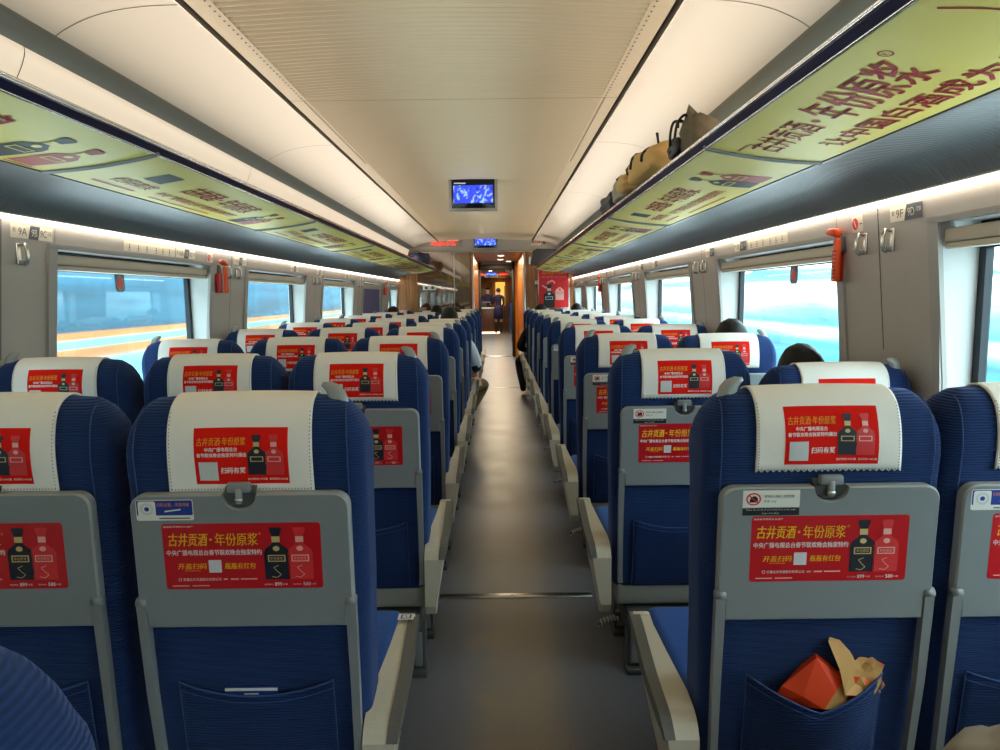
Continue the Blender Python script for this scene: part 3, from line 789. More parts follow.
# ---------------------------------------------------------------- crumpled paper in the pocket
def crumple(seed, r, mt, mt2, sub=2, amp=.35, sc=(1, 1, 1)):
    rn = random.Random(seed); bm = bmesh.new(); bmesh.ops.create_icosphere(bm, subdivisions=sub, radius=r)
    for v in bm.verts:
        v.co *= 1 + rn.uniform(-amp, amp); v.co.x *= sc[0]; v.co.y *= sc[1]; v.co.z *= sc[2]
    bm.verts.index_update(); mb = MB()
    vs = [v.co.copy() for v in bm.verts]; f1 = []; f2 = []
    for f in bm.faces: (f2 if rn.random() < .25 else f1).append([v.index for v in f.verts])
    mb.add(vs, f1, mt); mb.add(vs, f2, mt2); bm.free(); return mb
t = thing('paper_bag', 'crumpled orange and brown paper bag stuffed in right aisle seat pocket', 'paper bag', (XS['D'] + .026, 1.33 + .022, .588))
t.scale = (1.22, 1, 1.05)
vv = [(-.098, 0, -.05), (-.085, -.012, -.008), (-.03, -.018, .052), (-.022, .012, .054), (.022, -.012, .005), (.0, -.03, -.01), (.024, -.024, -.05), (-.02, -.034, -.045), (-.055, -.030, -.02), (-.09, .015, -.06), (.03, .015, -.06)]
mb = MB(); mb.add(vv, [[0, 1, 8], [1, 2, 8], [2, 5, 8], [8, 5, 7], [0, 8, 7], [2, 4, 5], [2, 3, 4], [0, 9, 1], [1, 9, 3], [1, 3, 2], [4, 3, 10], [3, 9, 10], [0, 7, 9], [7, 6, 10], [7, 10, 9]], 'orange'); mb.add(vv, [[5, 4, 6], [5, 6, 7], [4, 10, 6]], 'kraft')
mb.build('orange_wrapper', t, label='smooth folded orange paper')
mb = crumple(5, .043, 'kraft', 'orange', 3, .22, (1.0, .6, 1.15)); mb.build('brown_wrapper', t, loc=(.052, .010, -.004), label='crumpled brown paper')
mb = MB()
sh = [(-.012, -.018, .085), (.012, -.006, .080), (.030, -.016, .045), (.050, -.004, .0), (.045, -.03, -.02), (.012, -.036, -.015), (.006, -.028, .03)]
mb.add(sh + [(a + .006, b + .012, c_ + .003) for a, b, c_ in sh], [[0, 1, 6], [1, 2, 6], [2, 3, 5], [6, 2, 5], [3, 4, 5]] + [[7, 13, 8], [8, 13, 9], [9, 12, 10], [13, 12, 9], [10, 12, 11]] + [[i, (i + 1) % 7, 7 + (i + 1) % 7, 7 + i] for i in range(7)], 'kraft')
mb.build('torn_flap', t, label='torn upright flap of brown paper')
t = None

# ---------------------------------------------------------------- the car: floor, walls, ceiling
Y0, Y1 = -5.2, 11.9
def X(half, side): return XC + side * half
mb = MB(); mb.bb((-2.1, Y0 - .1, -.05), (1.75, 30, 0), 'floor'); struct('floor', mb)
mb = MB()
mb.bb((-.32, 3.06, 0), (.42, 3.105, .004), 'steel', .0015, 1)
for x in (-.18, .05, .28): mb.box((x, 3.083, .0045), (.008, .008, .001), 'leg')
struct('trim_1', mb)
mb = MB(); mb.bb((-.32, 10.45, 0), (.42, 10.49, .004), 'steel', .0015, 1); struct('trim_2', mb)
mb = MB(); mb.bb((-.42, 16.0, 0), (.40, 16.18, .006), 'steel', .002, 1); struct('trim_3', mb)

WT, WG, WB = H0 + .205, H0 + .135, .80          # window surround top, glass top, sill
WST = [.64 + 2.06 * k for k in range(-2, 6)]; WL = 1.44
def wx(z): return 1.49 + (.055 if z < 1.1 else .055 * (1.69 - z) / .59)     # half width of the wall surface at height z
def wallside(side, name):
    mb = MB()
    def quad(y0, y1, z0, z1, mt, off=0.0, n=4):
        zs = [z0 + (z1 - z0) * k / n for k in range(n + 1)]
        mb.sweep([(X(wx(z) + off, side), z) for z in zs], [y0, y1], mt)
    quad(Y0, Y1, WT, 1.668, 'wall')
    quad(Y0, Y1, .18, WB, 'wall')
    mb.sweep([(X(1.545, side), .18), (X(1.50, side), .16), (X(1.50, side), 0)], [Y0, Y1], 'lower', smooth=False)
    prev = Y0
    for s in WST:
        if s > Y1 - .3: continue
        e = min(s + WL, Y1 - .05)
        if s > prev: quad(prev, s, WB, WT, 'wall')
        prev = e
        # reveal
        xo = 1.66
        for (ya, yb) in ((s, s), (e, e)):
            mb.add([(X(wx(WB), side), ya, WB), (X(wx(WT), side), ya, WT), (X(xo, side), ya, WT), (X(xo, side), ya, WB)], [[0, 1, 2, 3]], 'jamb')
        mb.add([(X(wx(WT), side), s, WT), (X(xo, side), s, WT), (X(xo, side), e, WT), (X(wx(WT), side), e, WT)], [[0, 1, 2, 3]], 'wallframe')
        mb.add([(X(wx(WB), side), s, WB), (X(xo, side), s, WB), (X(xo, side), e, WB), (X(wx(WB), side), e, WB)], [[0, 1, 2, 3]], 'jamb')
    if prev < Y1: quad(prev, Y1, WB, WT, 'wall')
    # grooves between the wall panels
    for k in range(-3, 6):
        y = 2.41 + 2.06 * k
        if Y0 < y < Y1:
            for dy in (0,):
                mb.sweep([(X(wx(z) - .0006, side), z) for z in (.2, .6, 1.1, 1.4, 1.665)], [y - .0025, y + .0025], 'groove')
    for s in WST:
        if s < Y1 - .3: mb.sweep([(X(wx(z) - .0006, side), z) for z in (WT + .01, 1.665)], [s - .0012, s + .0012], 'groove')
    return struct(name, mb)
wallL = wallside(-1, 'wall_left'); wallR = wallside(1, 'wall_right')

mb = MB(); mb.bb((X(1.6, -1), Y0 - .05, 0), (X(1.6, 1), Y0, 2.4), 'wall'); struct('wall_back', mb)
wi = 0
for side in (-1, 1):
    for k, s in enumerate(WST):
        if s > Y1 - .3: continue
        e = min(s + WL, Y1 - .05)
        wi += 1
        root = put(f'window_{wi}', None, None, kind='structure', loc=(X(1.60, side), (s + e) / 2, WB))
        inv = Matrix.Translation((-X(1.60, side), -(s + e) / 2, -WB))
        # raised surround
        mb = MB()
        def sur(y0, y1, z0, z1, mt='wallframe', d=.010):
            mb.add([(X(wx(z0) - d * f, side), y, z) for f, (y, z) in ((1, (y0, z0)), (1, (y1, z0)), (1, (y1, z1)), (1, (y0, z1)))] + [(X(wx(z0) + .005, side), y, z) for y, z in ((y0, z0), (y1, z0), (y1, z1), (y0, z1))],
                   [[0, 1, 2, 3], [0, 1, 5, 4], [1, 2, 6, 5], [2, 3, 7, 6], [3, 0, 4, 7]], mt)
        def sur2(y0, y1, z0, z1, mt='wallframe', d=.010):
            a = [(X(wx(z) - d, side), y, z) for y, z in ((y0, z0), (y1, z0), (y1, z1), (y0, z1))]; b = [(X(wx(z) + .004, side), y, z) for y, z in ((y0, z0), (y1, z0), (y1, z1), (y0, z1))]
            mb.add(a + b, [[0, 1, 2, 3], [0, 1, 5, 4], [1, 2, 6, 5], [2, 3, 7, 6], [3, 0, 4, 7]], mt)
        sur2(s - .045, e + .045, WT - .004, WT + .014); sur2(s - .045, s + .004, 1.1, WT); sur2(e - .004, e + .045, 1.1, WT); sur2(s - .045, s + .004, WB, 1.1); sur2(e - .004, e + .045, WB, 1.1)
        sur2(s - .045, e + .045, WB - .02, WB + .004)
        o = mb.build('window_frame', root); o.matrix_parent_inverse = inv
        # dark seal and glass
        mb = MB(); xg = 1.635
        for (y0, y1, z0, z1) in ((s, e, WG - .01, WT), (s, e, WB, WB + .03), (s, s + .03, WB, WT), (e - .03, e, WB, WT)):
            mb.bb((X(xg, side) - .012, y0, z0), (X(xg, side) + .012, y1, z1), 'seal')
        o = mb.build('window_seal', root); o.matrix_parent_inverse = inv
        mb = MB(); mb.bb((X(xg, side) - .002, s + .02, WB + .02), (X(xg, side) + .002, e - .02, WT - .01), 'glass')
        o = mb.build('window_pane', root); o.matrix_parent_inverse = inv
        # roller blind
        mb = MB(); zb = WG
        closed = (side == -1 and k == 6)
        xb0, xb1 = (wx(WT) + .012), (wx(WT) + .055)
        a, b = sorted((X(xb0, side), X(xb1, side)))
        mb.bb((a, s + .004, WG + .008), (b, e - .004, WT - .022), 'blindcase', .006); mb.bb((a + .004, s + .006, WG - .012), (b - .004, e - .006, WG + .006), 'blindcase', .004)
        if closed: mb.bb((X(1.555, side) - .002, s + .006, WB), (X(1.555, side) + .002, e - .006, WG), 'blind')
        o = mb.build('window_blind', root); o.matrix_parent_inverse = inv
        if closed: o['label'] = 'purple roller blind pulled down'

# ceiling -------------------------------------------------------------
mb = MB()
def cz(h): return 2.340 - .03 * (h / .785) ** 2
ys = []; zs = []
y = Y0
while y < Y1 + .01:
    p = .04 if y < 3.4 else .022
    ys += [y, y + p * .25, y + p * .5, y + p * .75]; zs += [0, 0.009 if y < 3.4 else .0035, 0.010 if y < 3.4 else .0035, .0004]
    y += p
hx = [-.70, -.694, -.5, -.25, 0, .25, .5, .694, .70]
vs = [(XC + h, yy, cz(h) + (dz if abs(h) < .70 else 0)) for yy, dz in zip(ys, zs) for h in hx]; n = len(hx)
fs = [[j * n + i, j * n + i + 1, (j + 1) * n + i + 1, (j + 1) * n + i] for j in range(len(ys) - 1) for i in range(n - 1)]
mb.add(vs, fs, 'ceilmid', True)
for sd in (-1, 1):
    mb.sweep([(X(.70, sd), cz(.70)), (X(.735, sd), cz(.735) - .001), (X(.772, sd), cz(.772) - .003)], [Y0, Y1], 'ceilmid')
    # edge channel
    mb.sweep([(X(.772, sd), cz(.772) - .003), (X(.772, sd), cz(.772) + .02)], [Y0, Y1], 'channellip'); mb.sweep([(X(.772, sd), cz(.772) + .02), (X(.794, sd), cz(.772) + .02)], [Y0, Y1], 'channel')
    mb.sweep([(X(.794, sd), cz(.772) + .02), (X(.794, sd), 2.302), (X(.800, sd), 2.302)], [Y0, Y1], 'channellip', smooth=False)
    y = .5
    while y < 5:
        q = .04 if y < 3.4 else .022
        mb.box((X(.715, sd), y, cz(.715) - .0025), (.006, .006, .0015), 'channel'); y += q
mb.add([(XC - .77, 3.4 - .002, cz(.77) - .004), (XC + .77, 3.4 - .002, cz(.77) - .004), (XC + .77, 3.402, cz(.77) - .004), (XC - .77, 3.402, cz(.77) - .004)], [[0, 1, 2, 3]], 'channel')
struct('ceiling', mb)
SP = [(.800, 2.303), (.90, 2.300), (1.00, 2.288), (1.08, 2.268), (1.15, 2.238), (1.19, 2.214)]
for sd, nm in ((-1, 'ceiling_left'), (1, 'ceiling_right')):
    mb = MB()
    mb.sweep([(X(a, sd), b) for a, b in catmull(SP, 4)], [Y0, Y1], 'ceil')
    mb.sweep([(X(1.19, sd), 2.214), (X(1.20, sd), 2.225), (X(1.28, sd), 2.205), (X(1.295, sd), 2.18)], [Y0, Y1], 'ceilgrey')
    for k in range(-3, 6):
        y = 2.3 + 2.03 * k
        if y > Y0: mb.sweep([(X(a, sd), b - .0008) for a, b in catmull(SP, 4)], [y - .002, y + .002], 'groove')
    mb.sweep([(X(1.40, sd), 1.98), (X(1.47, sd), 1.95), (X(1.49, sd), 1.78)], [Y0, Y1], 'ceilgrey')
    struct(nm, mb)
    # lamp cover above the rack
    mb = MB()
    tp = catmull([(1.295, 2.185), (1.300, 2.165), (1.318, 2.125), (1.345, 2.075), (1.375, 2.03), (1.40, 1.98)], 4)
    mb.sweep([(X(a - .012 * math.sin(i / (len(tp) - 1) * PI), sd), b) for i, (a, b) in enumerate(tp)], [Y0, Y1], 'tube')
    for k in range(-3, 6):
        y = 2.3 + 2.03 * k
        if y > Y0: mb.sweep([(X(a - .014 * math.sin(i / (len(tp) - 1) * PI), sd), b) for i, (a, b) in enumerate(tp)], [y - .002, y + .002], 'groove')
    mb.build('ceiling_lamp', label='long white lamp cover above the %s luggage rack' % ('left' if sd < 0 else 'right'), cat='lamp', group='lamp covers above the racks')
    # cove panel (ribbed) between rack and wall light
    mb = MB()
    cp = catmull([(1.185, 1.778), (1.22, 1.781), (1.30, 1.777), (1.38, 1.763), (1.44, 1.735), (1.475, 1.70), (1.485, 1.676)], 4)
    ys = []; y = Y0; jj = 0
    while y < Y1:
        ys.append((y, 0)); ys.append((y + .010, 0)); ys.append((y + .0125, 1)); ys.append((y + .0155, 1)); y += .018
    ys.append((Y1, 0))
    n = len(cp); nr = [pnorm(cp, i) for i in range(n)]
    vs = [(X(cp[i][0] + nr[i][0] * .002 * d, sd), yy, cp[i][1] + abs(nr[i][1]) * .002 * d) for yy, d in ys for i in range(n)]
    mb.add(vs, [[j * n + i, j * n + i + 1, (j + 1) * n + i + 1, (j + 1) * n + i] for j in range(len(ys) - 1) for i in range(n - 1)], 'cove', True)
    struct('trim_%d' % (5 if sd < 0 else 6), mb)
    # wall light strip
    mb = MB(); a, b = sorted((X(1.468, sd), X(1.492, sd)))
    mb.bb((a, Y0, 1.664), (b, Y1, 1.678), 'led')
    a2, b2 = sorted((X(1.456, sd), X(1.495, sd)))
    mb.bb((a2, Y0, 1.6785), (b2, Y1, 1.683), 'wallframe')  # lip added to block the strip's upward light from the cove
    o = mb.build('light_strip', label='thin white light strip along the top of the %s wall' % ('left' if sd < 0 else 'right'), cat='light', group='wall light strips')
# ---------------------------------------------------------------- luggage racks
RP = catmull([(1.175, 1.772), (1.09, 1.778), (1.00, 1.788), (.91, 1.802), (.830, 1.818)], 4)     # ad face
RL = [0]
for a, b in zip(RP[:-1], RP[1:]): RL.append(RL[-1] + math.dist(a, b))
def rackpt(t, off):
    """t 0 at the wall edge .. 1 at the front edge"""
    t = min(max(t, 0), 1) * RL[-1]
    for i in range(len(RP) - 1):
        if t <= RL[i + 1] + 1e-9:
            f = (t - RL[i]) / (RL[i + 1] - RL[i]); return (RP[i][0] * (1 - f) + RP[i + 1][0] * f, RP[i][1] * (1 - f) + RP[i + 1][1] * f - off)
    return (RP[-1][0], RP[-1][1] - off)
DIV = [-5.25, -3.4, -1.55, .30, 2.15, 4.0, 5.85, 7.7, 9.55, 11.4]
for sd in (-1, 1):
    nm = 'left' if sd < 0 else 'right'
    rk = thing('luggage_rack', f'overhead luggage rack with yellow-green advertising along the {nm} side', 'luggage rack', (X(1.4, sd), 5.0, 1.8), 'overhead luggage racks')
    inv = Matrix.Translation((-X(1.4, sd), -5.0, -1.8))
    def sub(mb, name, label=None):
        o = mb.build(name, rk, label=label); o.matrix_parent_inverse = inv; return o
    mb = MB()
    mb.prism([(X(1.495, sd), 1.800), (X(.835, sd), 1.838), (X(.835, sd), 1.850), (X(1.495, sd), 1.812)], 'xz', Y0, 11.45, 'rackgrey'); 
    mb.prism([(X(a, sd), b + .004) for a, b in RP] + [(X(.832, sd), 1.835), (X(1.175, sd), 1.80)], 'xz', Y0, 11.45, 'rackgrey')
    mb.prism([(X(1.175, sd), 1.768), (X(1.19, sd), 1.768), (X(1.19, sd), 1.80), (X(1.175, sd), 1.80)], 'xz', Y0, 11.45, 'rackgrey')
    sub(mb, 'shelf', 'grey luggage shelf')
    mb = MB()
    mb.tube([(X(.820, sd), Y0, 1.848), (X(.820, sd), 11.45, 1.848)], .005, 'chrome', 10); mb.tube([(X(.813, sd), Y0, 1.8385), (X(.813, sd), 11.45, 1.8385)], .0045, 'chrome', 10)
    mb.prism([(X(.813, sd), 1.835), (X(.825, sd), 1.818), (X(.834, sd), 1.83), (X(.822, sd), 1.848)], 'xz', Y0, 11.45, 'navy')
    mb.tube([(X(.827, sd), Y0, 1.8165), (X(.827, sd), 11.45, 1.8165)], .003, 'chrome', 8)
    sub(mb, 'front_rail', 'chrome front rail with navy strip')
    mb = MB(); mb.prism([(X(.80, sd), 1.825), (X(1.2, sd), 1.765), (X(1.49, sd), 1.79), (X(1.49, sd), 1.93), (X(1.2, sd), 1.95), (X(.86, sd), 1.90)], 'xz', 11.45, 11.5, 'rackgrey'); sub(mb, 'end_cap')
    for i in range(len(DIV) - 1):
        y0, y1 = DIV[i], DIV[i + 1]; y0 = max(y0, Y0)
        mb = MB(); mb.keepn = True; mb.fine = 1
        W = y1 - y0; HH = RL[-1]
        if sd > 0: 
            def mp(u, v, l): 
                a, b = rackpt(v / HH, .0012 + .0012 * l); return Vector((X(a, 1), y1 - u, b))
        else:
            def mp(u, v, l):
                a, b = rackpt(v / HH, .0012 + .0012 * l); return Vector((X(a, -1), y0 + u, b))
        prect(mb, .008, W - .008, .004, HH - .004, 'adgreen', mp, 0, 1, 28)
        def rt(s, u0, u1, v0, v1, mt, bold=.02, sh=0):
            ptext(mb, s, u0, u1, v0, v1, mt, mp, 1.5, bold, sh)
        L = 1.85
        if sd > 0 and i == 3:
            rt('古井贡酒', .08, .385, .165, .265, 'adred', .012, .1); pdisc(mb, .42, .21, .012, 'adred', mp, 1); rt('年份原浆', .46, .82, .150, .285, 'adred', .02, .05)
            pdisc(mb, .855, .285, .014, 'adred', mp, 1, 18, ring=.003); rt('R', .850, .860, .279, .291, 'adred', .0)
            rt('让中国白酒成为世界的语言', .22, 1.36, .045, .118, 'adred', .03)
            pline(mb, [(1.04 + .03 * math.sin(PI * k / 10), .31 - .19 * k / 10) for k in range(11)], .005, 'adred', mp, 1)
            rt('中国酿·世界香', 1.13, 1.80, .165, .29, 'adred', .03)
            pline(mb, [(.035, .265), (.11, .262)], .006, 'adrose', mp, 1)
        elif sd < 0 and i == 3:
            rt('世界香·中国酿', .48, 1.38, .16, .27, 'adred', .03)
            pb = 'L1'
            pbottle(mb, 1.57, .03, .24, mp, 'addark', 'addark', 'adgreen', 1, 0.0); pbottle(mb, 1.71, .03, .235, mp, 'adrose', 'adred', 'adgreen', 1, 0.0)
            pline(mb, [(1.49, .018), (1.62, .018)], .006, 'adred', mp, 1); pline(mb, [(1.66, .018), (1.78, .018)], .006, 'adred', mp, 1)
        else:
            prect(mb, .25, .42, .19, .27, 'paleg', mp, 1) if False else None
            rt('扫码有奖', .18, .42, .10, .16, 'adred', .02, .1)
            prect(mb, .24, .36, .185, .275, 'addark', mp, 1)
            pline(mb, [(.16, .06), (.42, .06)], .012, 'adrose', mp, 1)
            rt('古井贡酒', .52, .78, .175, .27, 'adred', .03, .1); pdisc(mb, .815, .22, .010, 'adred', mp, 1); rt('年份原浆', .85, 1.20, .165, .275, 'adred', .02)
            rt('中央广播电视总台春节联欢晚会独家特约', .50, 1.24, .085, .135, 'adred', .02)
            pline(mb, [(.55, .045), (1.10, .045)], .010, 'adrose', mp, 1)
            pbottle(mb, 1.40, .035, .24, mp, 'addark', 'addark', 'adgreen', 1); pbottle(mb, 1.52, .035, .235, mp, 'adrose', 'adred', 'adgreen', 1)
        sub(mb, 'advertising_panel')
    for y in DIV[1:]:
        mb = MB(); mb.tube([(X(a, sd), y, b - .004) for a, b in RP] + [(X(.822, sd), y, 1.824)], .007, 'arm', 8); mb.tube([(X(a, sd), y + .013, b - .003) for a, b in RP], .004, 'chrome', 6)
        sub(mb, 'divider_bar')

# ---------------------------------------------------------------- wall fittings
def wallmap(side, yc, zc):
    """u to the reader's right, v up, on the wall surface"""
    def mp(u, v, l): 
        z = zc + v; return Vector((X(wx(z) - .0012 - .0006 * l, side), yc - u * side, z))
    return mp
def orient(s): return 'left' if s < 0 else 'right'
ords = ['', 'first', 'second', 'third', 'fourth', 'fifth']
# coat hooks
def mesh_hook():
    mb = MB()
    mb.box((.004, 0, 0), (.008, .020, .075), 'steel', .004)
    mb.tube([(.010, 0, .030), (.028, 0, .034), (.034, 0, .015), (.034, 0, -.015), (.030, 0, -.034), (.020, 0, -.040)], [.005, .006, .007, .007, .006, .004], 'steel', 8)
    mb.box((.014, 0, -.030), (.026, .014, .016), 'arm', .004)
    return mb.mesh('coat_hook')
hk = mesh_hook()
near = {-1: {0: 'pillar by the 9A sign'}, 1: {0: 'pillar by the orange hammer'}}
for side in (-1, 1):
    for k in range(0, 5):
        y = 2.41 + 2.06 * k
        for d in (-1, 1):
            if y > 11.5: continue
            lab = f'steel coat hook on the {ords[k + 1]} {orient(side)} wall pillar, {"nearer" if d < 0 else "farther"} of the pair'
            put('coat_hook', hk, None, lab, 'coat hook', 'steel coat hooks', loc=(X(wx(1.55), side), y + .085 * d - .0, 1.55), rot=(0, 0, PI if side > 0 else 0))
# seat number signs
def numsign(side, row, y, z, long_=False):
    mb = MB(); mb.keepn = True; mp = wallmap(side, y, z)
    w = .115 if side < 0 else .09
    prect(mb, -w, w, -.024, .024, 'signcream', mp, 0, rad=.004)
    n = str(row)
    if side < 0:
        ptext(mb, '过道', -.105, -.085, .003, .013, 'signgrey', mp, 1, .0, res=1) if False else ptext(mb, '窗', -.104, -.090, -.004, .012, 'signgrey', mp, 1, .0, res=1)
        ptext(mb, n + 'A', -.075, -.030, -.013, .013, 'signgrey', mp, 1, .0)
        ppoly(mb, [(-.022, -.024), (.032, -.024), (.042, .024), (-.012, .024)], 'signgrey', mp, 1)
        ptext(mb, n + 'B', -.006, .026, -.013, .013, 'signwhite', mp, 2, .01)
        ptext(mb, n + 'C', .044, .080, -.013, .013, 'signgrey', mp, 1, .0); ptext(mb, '过道', .085, .108, -.004, .012, 'signgrey', mp, 1, .0, res=1)
    else:
        ptext(mb, '窗', -.080, -.064, -.004, .012, 'signgrey', mp, 1, .0, res=1); ptext(mb, n + 'F', -.055, -.015, -.013, .013, 'signgrey', mp, 1, .0)
        ppoly(mb, [(-.010, -.024), (.088, -.024), (.090, .022), (.086, .024), (.004, .024)], 'signgrey', mp, 1)
        ptext(mb, n + 'D', .010, .046, -.013, .013, 'signwhite', mp, 2, .01); ptext(mb, '过道', .054, .080, -.002, .012, 'signwhite', mp, 2, .0, res=1)
    txt = (f'{row}A {row}B {row}C' if side < 0 else f'{row}F {row}D')
    mb.build('seat_number_sign', label=f'small seat number sign reading {txt} on the {orient(side)} wall', cat='sign', group='seat number signs')
for side in (-1, 1):
    for k in range(5):
        yp = (2.57 if side < 0 else 2.245) + 2.05 * k
        if yp < 11.4: numsign(side, 9 + 2 * k, yp, H0 + .250)
        yw = (3.82 if side < 0 else 3.76) + 2.03 * k
        if yw < 11.2 and k < 4: numsign(side, 10 + 2 * k, yw, H0 + .250)
    # pictogram notice beside the second sign
    mb = MB(); mb.keepn = True; mp = wallmap(side, 3.44 if side < 0 else 3.40, H0 + .25)
    prect(mb, -.25, .25, -.024, .024, 'signcream', mp, 0)
    for j, u in enumerate((-.20, -.12, -.04, .05, .12, .19)):
        pdisc(mb, u, .008, .004, 'signgrey', mp, 1, 8); ppoly(mb, [(u - .006, -.010), (u + .006, -.010), (u + .003, .003), (u - .003, .003)], 'signgrey', mp, 1); pline(mb, [(u - .014, -.017), (u + .014, -.017)], .0025, 'stitch', mp, 1)
    mb.build('notice_strip', label=f'cream strip of small pictograms above the {orient(side)} window', cat='sign', group='pictogram strips')
# emergency hammers
def hammer(side, y, lab):
    t = thing('emergency_hammer', lab, 'hammer', (X(wx(1.5), side), y, 1.53), 'emergency hammers')
    t.rotation_euler = (0, 0, PI if side > 0 else 0)
    mb = MB()      # local +x points into the car
    mb.box((.014, -.022, -.05), (.028, .046, .115), 'hammerred', .004); mb.box((.008, 0, .03), (.016, .04, .06), 'signgrey', .003)
    mb.build('bracket', t, label='red holder')
    mb = MB(); 
    mb.box((.040, .022, -.03), (.020, .030, .16), 'hammer', .006)
    for k in range(8): mb.box((.052, .022, -.095 + .014 * k), (.004, .026, .005), 'hammerred', .001)
    mb.build('grip', t, label='ribbed orange grip')
    mb = MB(); mb.tube([(.042, -.050, .078), (.042, -.035, .078), (.042, .0, .074), (.042, .030, .068), (.042, .034, .067)], [.010, .015, .017, .016, .008], 'hammer', 12)
    mb.tube([(.042, -.062, .079), (.042, -.050, .078)], [.003, .010], 'steel', 10)
    mb.build('hammer_head', t, label='orange head with steel tips')
hammer(1, 2.655, 'orange emergency hammer in red holder on the right wall, nearest')
hammer(-1, 4.27, 'red emergency hammer on the left wall between first two windows')
hammer(1, 8.80, 'small orange emergency hammer far along the right wall'); hammer(-1, 10.45, 'small red emergency hammer far left beside the purple blind')
for side, y in ((1, 2.545), (-1, 4.14)):
    mb = MB(); mb.keepn = True; mp = wallmap(side, y, H0 + .245)
    prect(mb, -.038, .038, -.030, .030, 'signcream', mp, 0); pdisc(mb, -.015, 0, .021, 'signred', mp, 1, 20); pline(mb, [(-.022, .012), (-.008, -.014)], .005, 'signwhite', mp, 2); pline(mb, [(.014, -.002), (.034, -.002)], .004, 'stitch', mp, 1)
    mb.build('hammer_sign', label=f'cream sticker with red circle by the {orient(side)} wall hammer', cat='sign', group='hammer stickers')
# red break-point markers on the glass
for side in (-1, 1):
    y = 3.38; z = WG - .045
    mb = MB(); xg = X(1.630, side)
    def mp(u, v, l): return Vector((xg - side * (.004 + .0008 * l), y - u * side, z + v))
    pts = [(.042 * a, .046 * b) for a, b in ((-1, 1), (1, 1), (1, -.6), (.7, -1), (-.7, -1), (-1, -.6))]
    n = 6; mb.add([mp(a, b, 1) for a, b in pts] + [mp(a, b, -2.5) for a, b in pts], [list(range(n)), [n + i for i in range(n)][::-1]] + [[i, (i + 1) % n, n + (i + 1) % n, n + i] for i in range(n)], 'signgrey')
    pdisc(mb, 0, -.004, .022, 'signred', mp, 2, 20, ry=.028); pdisc(mb, 0, -.004, .029, 'signwhite', mp, 1.6, 20, ry=.035, ring=.002)
    mb.build('break_point_marker', label=f'dark plate with red circle at the top of the {orient(side)} window glass', cat='marker', group='window break-point markers')

# ---------------------------------------------------------------- screens
def screen(lab, x, y, z, w, h, hang=False, nm='ceiling_screen', sc=1):
    t = thing(nm, lab, 'screen', (x, y, z))
    mb = MB()
    mb.box((0, .03, 0), (w, .06, h), 'screenframe', .006)
    if hang: mb.prism([(.0, h / 2 - .01), (.06, h / 2 - .02), (.30, h / 2 + .06), (.02, h / 2 + .06)], 'yz', -w / 2, w / 2, 'screenframe')
    mb.build('housing', t)
    mb = MB(); mb.box((0, -.002, 0), (w - .05, .006, h - .04), 'screen', .001); mb.build('display_panel', t, label='dark display')
    mb = MB(); mb.box((0, -.006, -.005), (w - .08, .002, h * .52), 'picture'); mb.box((-w * .27, -.006, h * .30), (w * .24, .002, .010), 'white'); mb.build('picture', t, label='bright blue video picture')
screen('video screen hanging from the ceiling, nearest of the screens', -.19, 5.85, H0 + .845, .405, .275, True)
screen('video screen in the grey header over the aisle doorway', -.19, 11.84, H0 + .935, .43, .28)

# ---------------------------------------------------------------- bulkhead
mb = MB()
mb.bb((-1.9, 11.9, 1.93), (-.385, 11.98, 2.45), 'wood') if False else None
OL, OR_ = -.40, .445
mb.bb((X(1.7, -1), 11.92, 0), (OL - .03, 12.0, H0 + .76), 'wood'); mb.bb((OR_ + .03, 11.92, 0), (X(1.7, 1), 12.0, H0 + .76), 'wood')
struct('wall_front', mb)
mb = MB()
mb.prism([(X(1.5, -1), H0 + .76), (X(1.5, 1), H0 + .76), (X(1.5, 1), H0 + .86), (X(.9, 1), H0 + .97), (X(.3, 1), H0 + 1.0), (X(.3, -1), H0 + 1.0), (X(.9, -1), H0 + .97), (X(1.5, -1), H0 + .86)], 'xz', 11.88, 12.0, 'wall')
mb.bb((X(1.5, -1), 11.84, H0 + .745), (X(1.5, 1), 11.90, H0 + .77), 'screenframe', .004)
struct('trim_7', mb)
mb = MB()
for x in (OL - .015, OR_ + .015): mb.bb((x - .018, 11.90, 0), (x + .018, 12.02, H0 + .76), 'steel', .006)
struct('trim_8', mb)
# glossy glass partition in front of the left wood wall
t = thing('glass_partition', 'glossy glass partition left of the doorway in front of the wood wall', 'partition', (-.9, 11.86, 0))
mb = MB(); mb.bb((-.45, -.004, .0), (.44, .004, H0 + .74), 'pglass'); mb.build('glass_panel', t)
mb = MB()
for x in (.17,): mb.bb((x - .006, -.010, 0), (x + .006, .010, H0 + .74), 'steel')
mb.bb((-.45, -.01, .0), (.44, .01, .03), 'steel'); mb.build('partition_frame', t)
for i, (z, w) in enumerate(((H0 + .50, .10), (H0 + .16, .22))):
    mb = MB(); mb.box((0, 0, 0), (w, .004, .075), 'signwhite', .001)
    for k in range(2 if w > .2 else 1): mb.box((-w / 4 + k * w / 2 if w > .2 else 0, -.003, 0), (.05, .002, .045), 'signgrey')
    mb.build('notice_sign', label=('small white notice high on the glass partition' if i == 0 else 'pair of white notices on the glass partition at head height'), cat='sign', loc=(-1.20 + i * .05, 11.84, z))
